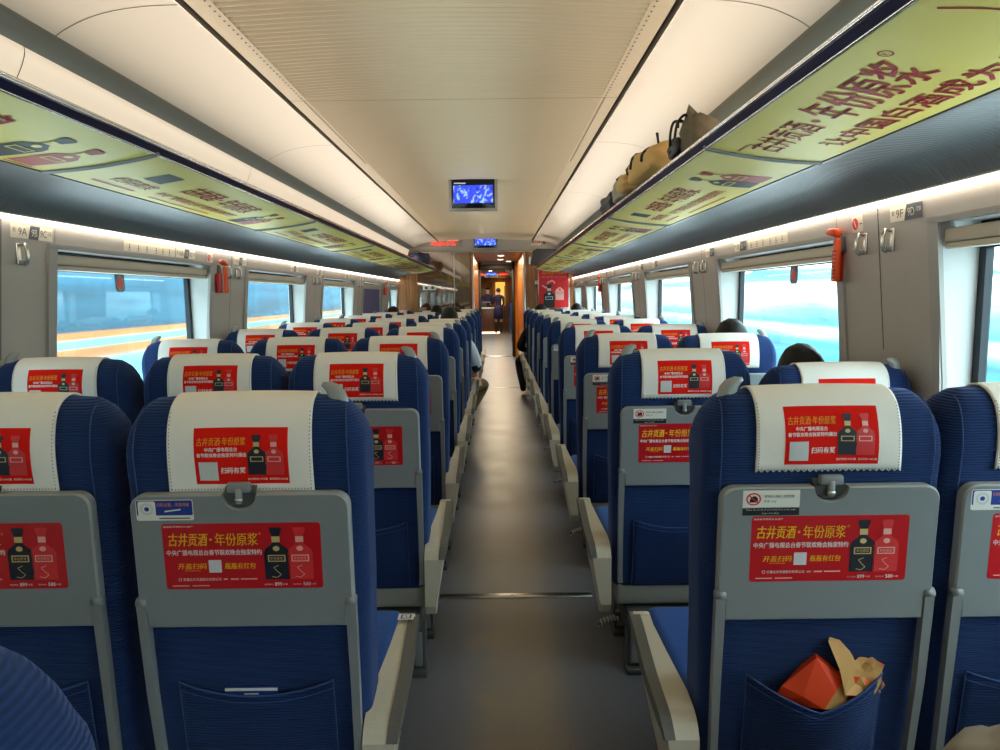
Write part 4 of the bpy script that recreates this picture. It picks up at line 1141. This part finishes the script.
# red LED message lines on the header
mb = MB(); rn = random.Random(4)
mb.box((0, .006, 0), (.72, .008, .17), 'screenframe', .002)
for row, (z, segs) in enumerate(((.035, ((-.30, -.19), (-.10, .04), (.12, .30))), (-.035, ((-.16, .08), (.10, .26))))):
    for a, b in segs:
        x = a
        while x < b - .01:
            for q in range(5):
                if rn.random() < .55: mb.box((x + .005, 0, z - .022 + .011 * q), (.009, .004, .007), 'redled')
            x += .012
mb.build('message_display', label='display with two lines of red glowing text left of the doorway screen', cat='display', loc=(-.95, 11.865, H0 + .925))
# red sign, camera, poster, bulkhead switch
mb = MB(); mb.box((0, 0, 0), (.17, .006, .095), 'signcream', .001); mb.box((0, -.004, .004), (.14, .003, .038), 'adred'); mb.box((0, -.006, .004), (.11, .002, .012), 'signcream'); mb.box((0, -.004, -.028), (.12, .003, .008), 'stitch')
mb.build('notice_sign', label='cream sign with a dark red bar right of the doorway screen', cat='sign', loc=(.66, 11.87, H0 + .90))
mb = MB(); mb.tube([(0, 0, 0), (0, -.008, 0)], .025, 'adred', 16); mb.build('alarm_button', label='small round red disc beside the cream sign on the header', cat='button', loc=(.80, 11.875, H0 + .90))
t = thing('security_camera', 'white boxed dome camera on the wood wall right of the doorway', 'camera', (.60, 11.90, H0 + .60))
mb = MB(); mb.box((0, -.02, 0), (.13, .04, .13), 'signwhite', .02, 3); mb.build('housing', t)
mb = MB(); mb.sphere((0, -.04, 0), (.035, .03, .035), 'blackg', 14); mb.build('lens', t, label='black dome lens')
mb = MB(); mb.sphere((0, 0, 0), (.025, .02, .025), 'down', 12); mb.build('wall_lamp', label='tiny warm lamp above the camera on the wood wall', cat='lamp', loc=(.70, 11.905, H0 + .69))
mb = MB(); mb.box((0, 0, 0), (.05, .02, .055), 'signcream', .004); mb.box((0, -.012, .004), (.02, .006, .02), 'leg', .003); mb.box((0, -.001, -.06), (.03, .012, .03), 'leg', .004)
mb.build('wall_switch', label='small cream switch on the wood wall left of the poster', cat='switch', loc=(.665, 11.905, H0 + .23))
t = thing('poster', 'tall red advertising poster with bottles on the wood wall', 'poster', (.96, 11.90, H0 + .13))
mb = MB(); mb.box((0, .008, 0), (.535, .012, .69), 'steel', .002); mb.build('poster_frame', t)
mb = MB(); mb.keepn = True
def pm(u, v, l): return Vector((u, -.001 - .0012 * l, v))
prect(mb, -.255, .255, -.335, .335, 'posterred', pm, 0)
ptext(mb, '古井贡酒·年份原浆', -.20, .22, .235, .30, 'yellow', pm, 1, .03); ptext(mb, '中央广播电视总台春节联欢晚会', -.21, .22, .175, .205, 'posterpale', pm, 1, .02)
pbottle(mb, -.08, -.33, .40, pm, 'addark', 'addark', 'paleg', 2); pbottle(mb, .10, -.20, .30, pm, 'posterpale', 'signred', 'signred', 2)
pline(mb, [(-.20, .05), (-.12, .0), (-.10, .10), (-.02, .13), (.02, .08)], .025, 'posterpale', pm, 1)
prect(mb, .02, .24, -.32, -.18, 'signred', pm, 1)
mb.build('poster_print', t)

# ---------------------------------------------------------------- vestibule and bar beyond
mb = MB()
mb.bb((-.52, 12.0, 0), (-.42, 16.0, 2.2), 'wood'); struct('wall_vestibule_left', mb)
mb = MB(); mb.bb((.45, 12.0, 0), (.56, 16.0, 2.2), 'woodg'); struct('wall_vestibule_right', mb)
mb = MB(); mb.bb((-1.9, 12.0, 2.15), (1.6, 30, 2.25), 'darkceil'); struct('ceiling_vestibule', mb)
mb = MB()
for x in (-.40, .36): mb.bb((x - .03, 15.9, 0), (x + .03, 16.1, 2.16), 'portal', .01)
mb.bb((-.43, 15.9, 1.98), (.39, 16.1, 2.10), 'portal', .01)
mb.prism([(.33, 1.80), (.14, 2.0), (.22, 2.04), (.36, 1.88)], 'xz', 15.91, 16.09, 'portal')
struct('door_1', mb)
mb = MB(); mb.bb((-1.9, 16.0, 0), (-.43, 16.08, 2.2), 'wood'); mb.bb((.39, 16.0, 0), (1.6, 16.08, 2.2), 'woodg'); struct('wall_portal', mb)
mb = MB(); mb.bb((-1.9, 16.1, 0), (-1.85, 30, 2.2), 'wall'); struct('wall_bar_left', mb)
mb = MB(); mb.bb((1.45, 16.1, 0), (1.5, 30, 2.2), 'wall'); struct('wall_bar_right', mb)
mb = MB(); mb.bb((-1.9, 29.9, 0), (1.5, 30, 2.2), 'wood'); struct('wall_bar_back', mb)
mb = MB(); mb.bb((-1.85, 23.03, H0 + .66), (1.45, 23.1, 2.15), 'darkceil'); struct('trim_9', mb)
for i, (x, y, z) in enumerate(((.07, 13.2, 2.145), (.07, 14.6, 2.145), (.25, 15.4, 2.145), (.15, 18.5, 2.145), (-.2, 21, 2.145), (-.1, 25, 2.145))):
    mb = MB(); mb.tube([(0, 0, .006), (0, 0, -.006)], .055, 'down', 16); mb.tube([(0, 0, .006), (0, 0, -.003)], .07, 'steel', 16)
    mb.build('downlight', label='round ceiling downlight beyond the doorway, ' + ['nearest', 'second nearest', 'just before the black portal', 'first past the portal', 'midway to the bar', 'above the bar counter'][i], cat='lamp', group='downlights beyond the doorway', loc=(x, y, z))
screen('small video screen over the far bar, farthest of the screens', -.20, 23.0, H0 + .76, .42, .26, False, 'bar_screen')
for x, l in ((-.62, 'left'), (.24, 'right')):
    mb = MB(); mb.box((0, .01, 0), (.40, .02, .14), 'portal', .004); rn = random.Random(9)
    for k in range(26):
        for q in range(5):
            if rn.random() < .6: mb.box((-.18 + .0145 * k, -.002, -.04 + .02 * q), (.011, .004, .013), 'redled')
    mb.build('message_display', label=f'small red message display {l} of the far bar screen', cat='display', group='message displays by the bar', loc=(x, 23.0, H0 + .74))
t = thing('bar_counter', 'dark wooden bar counter with lit white top at the end of the train', 'counter', (-.33, 26.2, 0))
mb = MB(); mb.bb((-.40, 0, .06), (.40, .6, .92), 'woodd', .01); mb.build('counter_body', t)
mb = MB(); mb.bb((-.44, -.05, .92), (.44, .65, .97), 'counter', .008); mb.build('counter_top', t, label='white counter top')
mb = MB(); mb.bb((-.40, -.03, 0), (.40, 0, .06), 'footglow'); mb.build('foot_light', t, label='glowing strip at the foot')
mb = MB(); mb.box((0, 0, .11), (.25, .2, .22), 'leg', .02); mb.box((0, -.1, .12), (.18, .02, .12), 'glass'); mb.build('coffee_machine', label='grey machine standing on the bar counter', cat='machine', loc=(-.55, 26.4, .975))
mb = MB(); mb.bb((-.20, 0, 1.0), (.20, .3, 1.98), 'cabinet', .01); mb.build('wall_cabinet', label='glowing yellow wall cabinet behind the bar staff', cat='cabinet', loc=(.12, 29.6, 0))
mb = MB(); mb.bb((-.35, 0, 0), (.35, .3, 1.95), 'woodg', .01); mb.bb((-.3, -.01, 1.0), (.3, 0, 1.7), 'gold'); mb.build('display_cabinet', label='wooden back cabinet behind the bar counter', cat='cabinet', loc=(-.55, 28.8, 0))
mb = MB(); mb.bb((-.13, 0, .5), (.13, .04, 1.8), 'glass'); mb.bb((-.13, .03, .5), (.13, .05, 1.8), 'posterpale') if False else None
mb.bb((-.14, -.01, .48), (-.12, .05, 1.82), 'seal'); struct('window_30', mb).location = (.42, 28.9, 0)
# bar seats: simple blue booths past the portal
def booth(x, y, s, lab):
    t = thing('booth_seat', lab, 'seat', (x, y, 0), 'blue seats past the portal')
    mb = MB(); mb.box((0, .10, .78), (.9, .14, .80), 'seat', .05, 3, Matrix.Rotation(math.radians(-6), 4, 'X')); mb.build('backrest', t)
    mb = MB(); mb.box((0, .40, .40), (.9, .5, .14), 'cushion', .04, 3); mb.box((0, .35, .17), (.8, .4, .34), 'leg', .01); mb.build('seat_cushion', t)
for i, y in enumerate((17.2, 19.0, 20.8)):
    booth(.82, y, 1, f'blue booth seat right of the aisle past the portal, {["first", "second", "third"][i]}')
    booth(-.95, y, -1, f'blue booth seat left of the aisle past the portal, {["first", "second", "third"][i]}')

# ---------------------------------------------------------------- people
def skin_mesh(pts, edges, rad, root, subd=2):
    """pts name->co, rad name->radius; returns evaluated mesh data"""
    names = list(pts); me = bpy.data.meshes.new('sk'); me.from_pydata([pts[n] for n in names], [(names.index(a), names.index(b)) for a, b in edges], [])
    ob = bpy.data.objects.new('sk', me); COL.objects.link(ob)
    md = ob.modifiers.new('s', 'SKIN'); md.use_smooth_shade = True; md.branch_smoothing = .3
    sv = me.skin_vertices[0].data
    for i, n in enumerate(names):
        r = rad[n]; sv[i].radius = (r, r) if not isinstance(r, tuple) else r; sv[i].use_root = (n == root)
    ob.modifiers.new('d', 'SUBSURF').levels = subd
    bpy.context.view_layer.update(); dg = bpy.context.evaluated_depsgraph_get()
    m2 = ob.evaluated_get(dg).to_mesh(); vs = [v.co.copy() for v in m2.vertices]; fs = [list(p.vertices) for p in m2.polygons]
    bpy.data.objects.remove(ob); bpy.data.meshes.remove(me); return vs, fs
def person(lab, loc, P, R, E, colour, hair='short', face=(0, 1, 0), group=None, fingers=True):
    P = dict(P); R = dict(R); E = list(E)
    if fingers:
        for s in 'lr':
            w = Vector(P['wrist_' + s]); h = Vector(P['hand_' + s]); d = (h - w).normalized(); side = d.cross(Vector((0, 0, 1)))
            if side.length < .2: side = Vector((0, 1, 0)) if s == 'l' else Vector((0, -1, 0))
            side.normalize(); nrm = side.cross(d)
            for k, (o_, L) in enumerate(((-.030, .062), (-.010, .074), (.010, .070), (.029, .054))):
                a = h + side * o_ + d * .02; b = a + d * L * .6 + nrm * -.004; c = b + (d * .7 - nrm * .5).normalized() * L * .5
                for nm, q, r_ in (('a', a, .010), ('b', b, .009), ('c', c, .007)): P[f'f{s}{k}{nm}'] = tuple(q); R[f'f{s}{k}{nm}'] = r_
                E += [('hand_' + s, f'f{s}{k}a'), (f'f{s}{k}a', f'f{s}{k}b'), (f'f{s}{k}b', f'f{s}{k}c')]
            a = w.lerp(h, .45) - side * .034; b = a + (d - side * .5).normalized() * .035; c = b + d * .03
            for nm, q, r_ in (('a', a, .012), ('b', b, .010), ('c', c, .008)): P[f't{s}{nm}'] = tuple(q); R[f't{s}{nm}'] = r_
            E += [('wrist_' + s, f't{s}a'), (f't{s}a', f't{s}b'), (f't{s}b', f't{s}c')]
    vs, fs = skin_mesh(P, E, R, 'pelvis')
    t = thing('person', lab, 'person', loc, group)
    mb = MB(); mb.keepn = True
    names = list(P)
    def nearest(c): return min(names, key=lambda n: (Vector(P[n]) - c).length - (R[n] if not isinstance(R[n], tuple) else max(R[n])))
    byc = {}
    for f in fs:
        c = sum((vs[i] for i in f), Vector()) / len(f); byc.setdefault(colour(nearest(c), c), []).append(f)
    for k_, ff in byc.items(): mb.add(vs, ff, k_, True)
    mb.build('body', t)
    hd = Vector(P['head']); F = Vector(face).normalized(); S = F.cross(Vector((0, 0, 1))).normalized(); rot = Matrix((S, F, Vector((0, 0, 1)))).transposed().to_4x4()
    mb = MB(); bm = bmesh.new(); bmesh.ops.create_uvsphere(bm, u_segments=20, v_segments=14, radius=1)
    rn = random.Random(hash(lab) % 99 if False else len(lab))
    for v in list(bm.verts):
        if v.co.y > .45 and v.co.z < .35: bm.verts.remove(v)
        elif v.co.z < (-.55 if hair != 'bun' else -.4): bm.verts.remove(v)
    for v in bm.verts: v.co *= 1 + .03 * math.sin(v.co.x * 23) * math.cos(v.co.y * 17)
    mb.frombm(bm, 'hair', True, Matrix.Translation(hd + Vector((0, 0, .015)) - F * .006) @ rot @ Matrix.Diagonal((.086, .104, .118, 1)))
    if hair == 'bun': mb.sphere(hd - F * .10 + Vector((0, 0, .03)), .035, 'hair', 12)
    mb.build('hair', t, label='short black hair' if hair == 'short' else 'black hair tied in a bun')
    mb = MB()
    for s in (-1, 1):
        mb.sphere(hd + F * .078 + S * s * .030 + Vector((0, 0, .004)), (.010, .008, .007), 'black', 8)
        mb.sphere(hd + S * s * .078 + Vector((0, 0, -.008)), (.010, .018, .028), 'skin', 8, rot=rot)
    mb.tube([hd + F * .080 + Vector((0, 0, .0)), hd + F * .100 + Vector((0, 0, -.026)), hd + F * .080 + Vector((0, 0, -.032))], [.008, .013, .006], 'skin', 8)
    mb.box(hd + F * .080 + Vector((0, 0, -.055)), (.036, .008, .008), 'salmon', .003, 2, rot)
    mb.build('face', t)
    return t
EB = [('pelvis', 'belly'), ('belly', 'chest'), ('chest', 'neck'), ('neck', 'jaw'), ('jaw', 'head'), ('head', 'crown'), ('chest', 'sh_l'), ('chest', 'sh_r')] + [e for s in 'lr' for e in ((f'sh_{s}', f'elbow_{s}'), (f'elbow_{s}', f'wrist_{s}'), (f'wrist_{s}', f'hand_{s}'), ('pelvis', f'hip_{s}'), (f'hip_{s}', f'knee_{s}'), (f'knee_{s}', f'ankle_{s}'), (f'ankle_{s}', f'toe_{s}'))]
RB = dict(pelvis=(.15, .11), belly=(.14, .10), chest=(.16, .11), neck=.055, jaw=.062, head=.082, crown=.062)
for s in 'lr': RB.update({f'sh_{s}': .062, f'elbow_{s}': .045, f'wrist_{s}': .028, f'hand_{s}': (.036, .018), f'hip_{s}': .088, f'knee_{s}': .060, f'ankle_{s}': .042, f'toe_{s}': .035})
def seated(head=(0, 0, 0), spread=0.0, **ov):
    """local: seat pan centre of the seat thing, facing +y"""
    hx, hy, hz = head
    P = dict(pelvis=(0, .30, .50), belly=(hx * .2, .27, .68), chest=(hx * .5, .25 + hy * .5, .88 + hz * .8), neck=(hx * .8, .25 + hy * .8, 1.04 + hz), jaw=(hx, .27 + hy, 1.10 + hz), head=(hx, .275 + hy, 1.155 + hz), crown=(hx, .27 + hy, 1.20 + hz))
    for s, q in (('l', -1), ('r', 1)):
        P.update({f'sh_{s}': (hx * .5 + q * .165, .26 + hy * .5, .95 + hz * .8), f'elbow_{s}': (q * .18, .32, .70), f'wrist_{s}': (q * .12, .52, .62), f'hand_{s}': (q * .08, .60, .60),
                  f'hip_{s}': (q * .085, .36, .48), f'knee_{s}': (q * (.10 + spread), .76, .50), f'ankle_{s}': (q * (.10 + spread), .74, .09), f'toe_{s}': (q * (.10 + spread), .86, .045)})
    P.update(ov); return P
def dress(top, legs, shoes='shoe', sk=True):
    def f(n, c):
        if n in ('head', 'crown', 'jaw', 'neck') or n[0] in 'ft' and n[:2] in ('fl', 'fr', 'tl', 'tr') or n.startswith('hand'): return 'skin'
        if n.startswith('toe') or n.startswith('ankle'): return shoes if n.startswith('toe') else legs
        if n.startswith('knee') or n.startswith('hip') or n == 'pelvis': return legs
        return top
    return f
def sit(r, c, lab, head=(0, 0, 0), top='jacket', legs='trousers', face=(0, 1, 0), **ov):
    P = seated(head, **ov); return person(lab, (seat_x(r, c), row_y(r), 0), P, RB, EB, dress(top, legs), face=face, group='seated passengers')
sit(3, 'F', 'seated passenger whose black hair shows above the third right window seat', (.105, .0, -.035))
sit(2, 'F', 'seated passenger whose black hair shows left of the second right window seat', (.06, .06, -.10))
sit(9, 'F', 'passenger with black hair by the far right window, right of the poster', (-.02, 0, -.01))
sit(9, 'A', 'passenger with black hair far left near the purple blind', (.05, 0, -.02), top='navybag')
sit(9, 'B', 'passenger with black hair in the far left middle seats', (.14, 0, -.01))
sit(8, 'C', 'passenger with black hair in a far seat left of the aisle', (-.03, 0, -.04), top='tealcoat')
# passenger leaning out with khaki knee in the aisle, left
P = seated((.04, .05, .0)); P.update(knee_r=(.36, .70, .50), ankle_r=(.12, .50, .10), toe_r=(.12, .60, .05), hip_r=(.14, .36, .49), elbow_r=(.30, .22, .72), sh_r=(.22, .22, .95), wrist_r=(.28, .48, .66), hand_r=(.26, .56, .62))
person('passenger with khaki trousers and pale sleeve, knee out in the aisle on the left', (XS['C'], row_y(6) + .05, 0), P, dict(RB, elbow_r=.062, sh_r=.075, knee_r=.082, hip_r=.095), EB, lambda n, c: 'whitecoat' if (n.startswith('sh_') or n.startswith('elbow')) and c.z > .72 else dress('tealcoat', 'khaki')(n, c), group='passengers leaning into the aisle')
P = seated((-.06, .0, -.01)); P.update(sh_l=(-.24, .20, .93), elbow_l=(-.36, .14, .68), wrist_l=(-.22, .40, .62), hand_l=(-.14, .46, .60), hip_l=(-.14, .34, .49), knee_l=(-.36, .58, .47), ankle_l=(-.30, .42, .10), toe_l=(-.30, .52, .05))
o = person('passenger in black jacket and dark jeans, leg and sneaker in the aisle at right', (XS['D'], row_y(9), 0), P, dict(RB, elbow_l=.06, knee_l=.072, ankle_l=.05, toe_l=.042), EB, dress('jacket', 'trousers', 'sole'), group='passengers leaning into the aisle')
# bar staff
def standing(sc=1.0, **ov):
    P = dict(pelvis=(0, 0, .92), belly=(0, 0, 1.08), chest=(0, 0, 1.28), neck=(0, 0, 1.42), jaw=(0, .01, 1.48), head=(0, .015, 1.545), crown=(0, .01, 1.60))
    for s, q in (('l', -1), ('r', 1)):
        P.update({f'sh_{s}': (q * .165, 0, 1.36), f'elbow_{s}': (q * .23, -.02, 1.10), f'wrist_{s}': (q * .20, .12, .95), f'hand_{s}': (q * .19, .16, .90), f'hip_{s}': (q * .085, 0, .86), f'knee_{s}': (q * .09, .01, .48), f'ankle_{s}': (q * .09, -.01, .09), f'toe_{s}': (q * .10, .12, .04)})
    P.update(ov); return {k: tuple(v * sc for v in p) for k, p in P.items()}
def wcol(n, c):
    if n[:2] in ('kn',): return 'skin' if c.z > .45 else 'shoe'
    return dress('uniform', 'uniform')(n, c) if not n.startswith('ankle') else 'shoe'
RW = dict(RB, pelvis=(.15, .11), belly=(.115, .09), chest=(.14, .10), knee_l=.052, knee_r=.052)
woman = person('woman in navy uniform skirt suit standing in the aisle at the bar, back turned', (.03, 25.85, 0), standing(1.02, elbow_l=(-.22, .06, 1.10), wrist_l=(-.24, .26, 1.06), hand_l=(-.25, .33, 1.06), elbow_r=(.20, -.02, 1.10), wrist_r=(.12, .16, .98), hand_r=(.08, .2, .97)), RW, EB, wcol, 'bun', (-.4, .9, 0))
mb = MB(); mb.tube([(0, 0, 1.06), (0, 0, .94), (0, 0, .80), (0, .01, .56)], [.125, .165, .175, .165], 'uniform', 16); mb.build('skirt', woman)
P = standing(1.04, elbow_l=(-.25, .10, 1.12), wrist_l=(-.12, .28, 1.10), hand_l=(-.05, .30, 1.12), elbow_r=(.25, .10, 1.12), wrist_r=(.12, .28, 1.10), hand_r=(.05, .30, 1.12)); P = {k: (a, -b, c_) for k, (a, b, c_) in P.items()}
person('person in dark uniform facing us behind the bar counter', (-.38, 27.15, 0), P, RB, EB, dress('uniform', 'uniform'), 'short', (0, -1, 0))

# ---------------------------------------------------------------- bags
def lump(mt, c, r, seed, amp=.12, sub=3, name=None):
    rn = random.Random(seed); ph = [rn.uniform(0, 6) for _ in range(6)]
    bm = bmesh.new(); bmesh.ops.create_cube(bm, size=1.6); bmesh.ops.subdivide_edges(bm, edges=bm.edges[:], cuts=2 ** sub - 1, use_grid_fill=True)
    for v in bm.verts:
        d = v.co.normalized(); m_ = v.co.length; v.co = v.co * .55 + d * .45
        k = 1 + amp * (math.sin(5 * v.co.x + ph[0]) * math.sin(4 * v.co.y + ph[1]) + .5 * math.sin(9 * v.co.z + ph[2]) * math.sin(8 * v.co.x + ph[3]))
        v.co = Vector((v.co.x * r[0] * k, v.co.y * r[1] * k, v.co.z * r[2] * k)) + Vector(c)
    return bm
def catmull3(P):
    a = catmull([(p[0], p[1]) for p in P], 4); b = catmull([(p[2], 0) for p in P], 4)
    return [(q[0], q[1], w_[0]) for q, w_ in zip(a, b)]
def hug(bm, y, r, mb, lift=.004, a0=5, a1=175, r_x=1, pitchy=0):
    from mathutils.bvhtree import BVHTree
    tr = BVHTree.FromBMesh(bm); pts = []
    for k in range(15):
        a = math.radians(a0 + (a1 - a0) * k / 14); d = Vector((math.cos(a) * r_x, 0, math.sin(a)))
        o_ = Vector((0, y + pitchy * math.sin(a), .05)) + d * .6; h = tr.ray_cast(o_, -d)
        if h[0] is not None: pts.append(h[0] + d * lift)
    if len(pts) > 2: mb.tube(pts, r, 'strap', 6)
t = thing('backpack', 'tan backpack with black straps lying on the right luggage rack', 'bag', (.70, 3.05, 1.866))
b1 = lump('tan', (0, 0, .062), (.12, .30, .070), 3); b2 = lump('tan', (-.03, .36, .04), (.10, .15, .048), 8)
for b_, y, r_ in ((b1, -.12, .007), (b1, .06, .007), (b1, .20, .007), (b2, .36, .007)):
    st = MB(); hug(b_, y, r_, st, pitchy=.03 if b_ is b1 else 0); st.build('strap', t, label='black strap')
st = MB(); st.tube([(-.05, -.20, .11), (-.06, -.21, .15), (-.05, -.18, .155), (-.04, -.15, .11)], .005, 'strap', 6); st.build('carry_loop', t)
mb = MB(); mb.frombm(b1, 'tan', True); mb.build('bag_body', t)
mb = MB(); mb.frombm(b2, 'tan', True); mb.build('bag_pocket', t)
mb = MB(); mb.frombm(lump('greycloth', (0, 0, .06), (.09, .19, .065), 5), 'greycloth', True); mb.build('cloth_bag', label='pale grey cloth bag on the right rack beyond the tan backpack', cat='bag', loc=(.70, 3.72, 1.866))
mb = MB(); mb.frombm(lump('darkbag', (0, 0, .055), (.09, .22, .06), 6), 'darkbag', True); mb.build('dark_bag', label='dark bag on the right rack beyond the pale cloth bag', cat='bag', loc=(.72, 4.22, 1.866))
t = thing('rucksack', 'olive and black rucksack with dangling straps on the right rack, nearest bag', 'bag', (.68, 2.50, 1.866))
t.scale = (.72, .9, .80)
mb = MB(); mb.frombm(lump('olive', (.04, -.02, .075), (.085, .10, .085), 11, .16), 'olive', True)
mb.add([(-.02, -.09, .12), (.10, -.10, .10), (.10, .06, .10), (-.02, .05, .14), (-.02, -.03, .205), (.03, -.05, .15)], [[0, 4, 3], [0, 5, 4], [0, 1, 5], [1, 2, 5], [5, 2, 4], [4, 2, 3]], 'olive')
mb.build('bag_body', t, label='olive cloth body')
mb = MB(); mb.frombm(lump('darkbag', (-.01, .08, .045), (.07, .10, .05), 14, .2), 'darkbag', True); mb.build('lower_pouch', t, label='black lower pouch')
for pts in ([(-.03, .04, .15), (-.06, .07, .155), (-.07, .09, .10), (-.06, .12, .03)], [(-.02, .02, .14), (-.05, .03, .15), (-.06, .05, .08), (-.055, .07, .02)], [(.0, .0, .15), (-.03, -.01, .165), (-.05, .02, .15), (-.05, .03, .12)]):
    mb = MB(); mb.tube(catmull3(pts), .0065, 'strap', 6); mb.build('strap', t, label='black strap')
mb = MB(); mb.frombm(lump('navybag', (0, 0, .09), (.17, .28, .10), 21), 'navybag', True); mb.tube([(-.1, -.25, .13), (0, -.27, .19), (.1, -.25, .14)], .008, 'strap', 6)
mb.build('duffel_bag', label='navy duffel bag at the far end of the left luggage rack', cat='bag', loc=(X(.98, -1), 10.6, 1.866))
mb = MB(); mb.prism([(-.16, 0), (.25, 0), (.25, .22), (-.06, .23), (-.12, .20)], 'xz', -.25, .25, 'darkbag'); mb.build('suitcase', label='dark case at the far end of the right luggage rack', cat='suitcase', loc=(X(.86, 1), 10.9, 1.864))
mb = MB(); mb.frombm(lump('greycloth', (0, 0, 0.395), (.13, .09, .415), 31, .05), 'greycloth', True)
mb.tube([(-.10, -.05, .70), (-.06, -.085, .77), (.0, -.09, .80), (.08, -.08, .80)], .006, 'cover', 6)
mb.build('cloth_bag', label='tall beige fabric bag just showing in the lower right corner', cat='bag', loc=(.74, .90, .02))

# ---------------------------------------------------------------- outside
M['outL'] = streaky('outside_left_wall', [(-1.5, (96, 160, 168)), (.50, (104, 168, 176)), (.60, (176, 112, 58)), (.71, (180, 116, 58)), (.73, (104, 164, 176)), (.83, (104, 164, 176)), (.85, (184, 116, 58)), (.94, (180, 108, 52)), (.96, (12, 70, 90)), (1.7, (18, 86, 110)), (3.2, (16, 66, 84)), (5.0, (50, 90, 104))], -1.5, 5, .34)
mb = MB(); mb.bb((-6.2, -20, -1.5), (-5.9, 60, 5), 'outL'); mb.build('barrier_wall', label='long blue trackside wall with orange stripes seen through the left windows', cat='wall')
M['outR'] = streaky('outside_right_ground', [(-3, (30, 110, 130)), (-1.2, (40, 120, 138)), (-.8, (130, 180, 188)), (-.6, (34, 112, 130)), (0.2, (60, 140, 156)), (.5, (180, 205, 208)), (.62, (66, 146, 160)), (1.0, (130, 180, 188)), (1.25, (215, 222, 222)), (1.6, (220, 225, 225)), (1.75, (84, 152, 164)), (2.1, (76, 146, 158))], -3, 3, .42)
mb = MB()
ys = [-30 + 2 * k for k in range(56)]
prof = lambda y: 1.75 + .22 * math.sin(y * .35) + .14 * math.sin(y * .9 + 1)
vs = []; 
for y in ys: vs += [(7.5, y, -3), (7.5, y, -.5), (7.7, y, .6), (8.1, y, prof(y)), (12, y, prof(y) + .1), (12, y, -3)]
mb.add(vs, [[j * 6 + i, j * 6 + i + 1, (j + 1) * 6 + i + 1, (j + 1) * 6 + i] for j in range(len(ys) - 1) for i in range(5)], 'outR', True)
mb.build('embankment', label='pale turquoise trackside embankment seen through the right windows', cat='embankment')
M['hill'] = mat('far_hill', (90, 140, 150), .9, noise=.2, nscale=.3)
mb = MB(); ys = [-40 + 4 * k for k in range(50)]; rn = random.Random(2)
vs = []
for y in ys:
    h = 3.5 + 1.6 * math.sin(y * .11) + 1.0 * math.sin(y * .27 + 2); vs += [(40, y, -4), (42, y, h), (55, y, -4)]
mb.add(vs, [[j * 3 + i, j * 3 + i + 1, (j + 1) * 3 + i + 1, (j + 1) * 3 + i] for j in range(len(ys) - 1) for i in range(2)], 'hill', True)
mb.build('hill_ridge', label='faint teal hills beyond the right windows', cat='hills')

# ---------------------------------------------------------------- light
w = bpy.data.worlds.new('World'); scene.world = w; w.use_nodes = True
bg = w.node_tree.nodes['Background']; bg.inputs[0].default_value = (.95, .98, 1.0, 1); bg.inputs[1].default_value = 5.6
def area(name, loc, rot, sx, sy, e, col):
    l = bpy.data.lights.new(name, 'AREA'); l.shape = 'RECTANGLE'; l.size = sx; l.size_y = sy; l.energy = e; l.color = col
    o = bpy.data.objects.new(name, l); COL.objects.link(o); o.location = loc; o.rotation_euler = rot; return o
# concealed lamps on top of the racks washing the ceiling
for sd in (-1, 1):
    area('rack_lamp', (X(1.10, sd), 3.3, 1.93), (PI, math.radians(-68 * sd), 0), .08, 16.8, 34, (1, .87, .72))
# lamps in vestibule and bar
area('vestibule_lamp', (0, 14, 2.12), (0, 0, 0), .5, 3, 48, (1, .80, .52))
area('bar_lamp', (-.2, 22, 2.12), (0, 0, 0), 1.0, 9, 100, (1, .86, .66))

# ---------------------------------------------------------------- camera
f = 694.0; dx, dy = -2.5, 78.5; ro = math.radians(.7)
yc = Vector((dx, dy, -f)).normalized(); xc = Vector((math.cos(ro), math.sin(ro), 0)); xc = (xc - yc * xc.dot(yc)).normalized(); zc = xc.cross(yc)
R3 = Matrix((xc, yc, zc))
cd = bpy.data.cameras.new('Camera'); cd.sensor_width = 36; cd.lens = f * 36 / 1000; cd.clip_start = .02
cam = bpy.data.objects.new('Camera', cd); COL.objects.link(cam); cam.matrix_world = Matrix.Translation((0, 0, H0)) @ R3.to_4x4()
scene.camera = cam
scene.view_settings.view_transform = 'Standard'; scene.view_settings.look = 'None'; scene.view_settings.gamma = 1; scene.view_settings.use_curve_mapping = False
scene.view_settings.exposure = 0.62
scene.cycles.use_denoising = True
scene.cycles.max_bounces = 8; scene.cycles.diffuse_bounces = 4; scene.cycles.transparent_max_bounces = 12
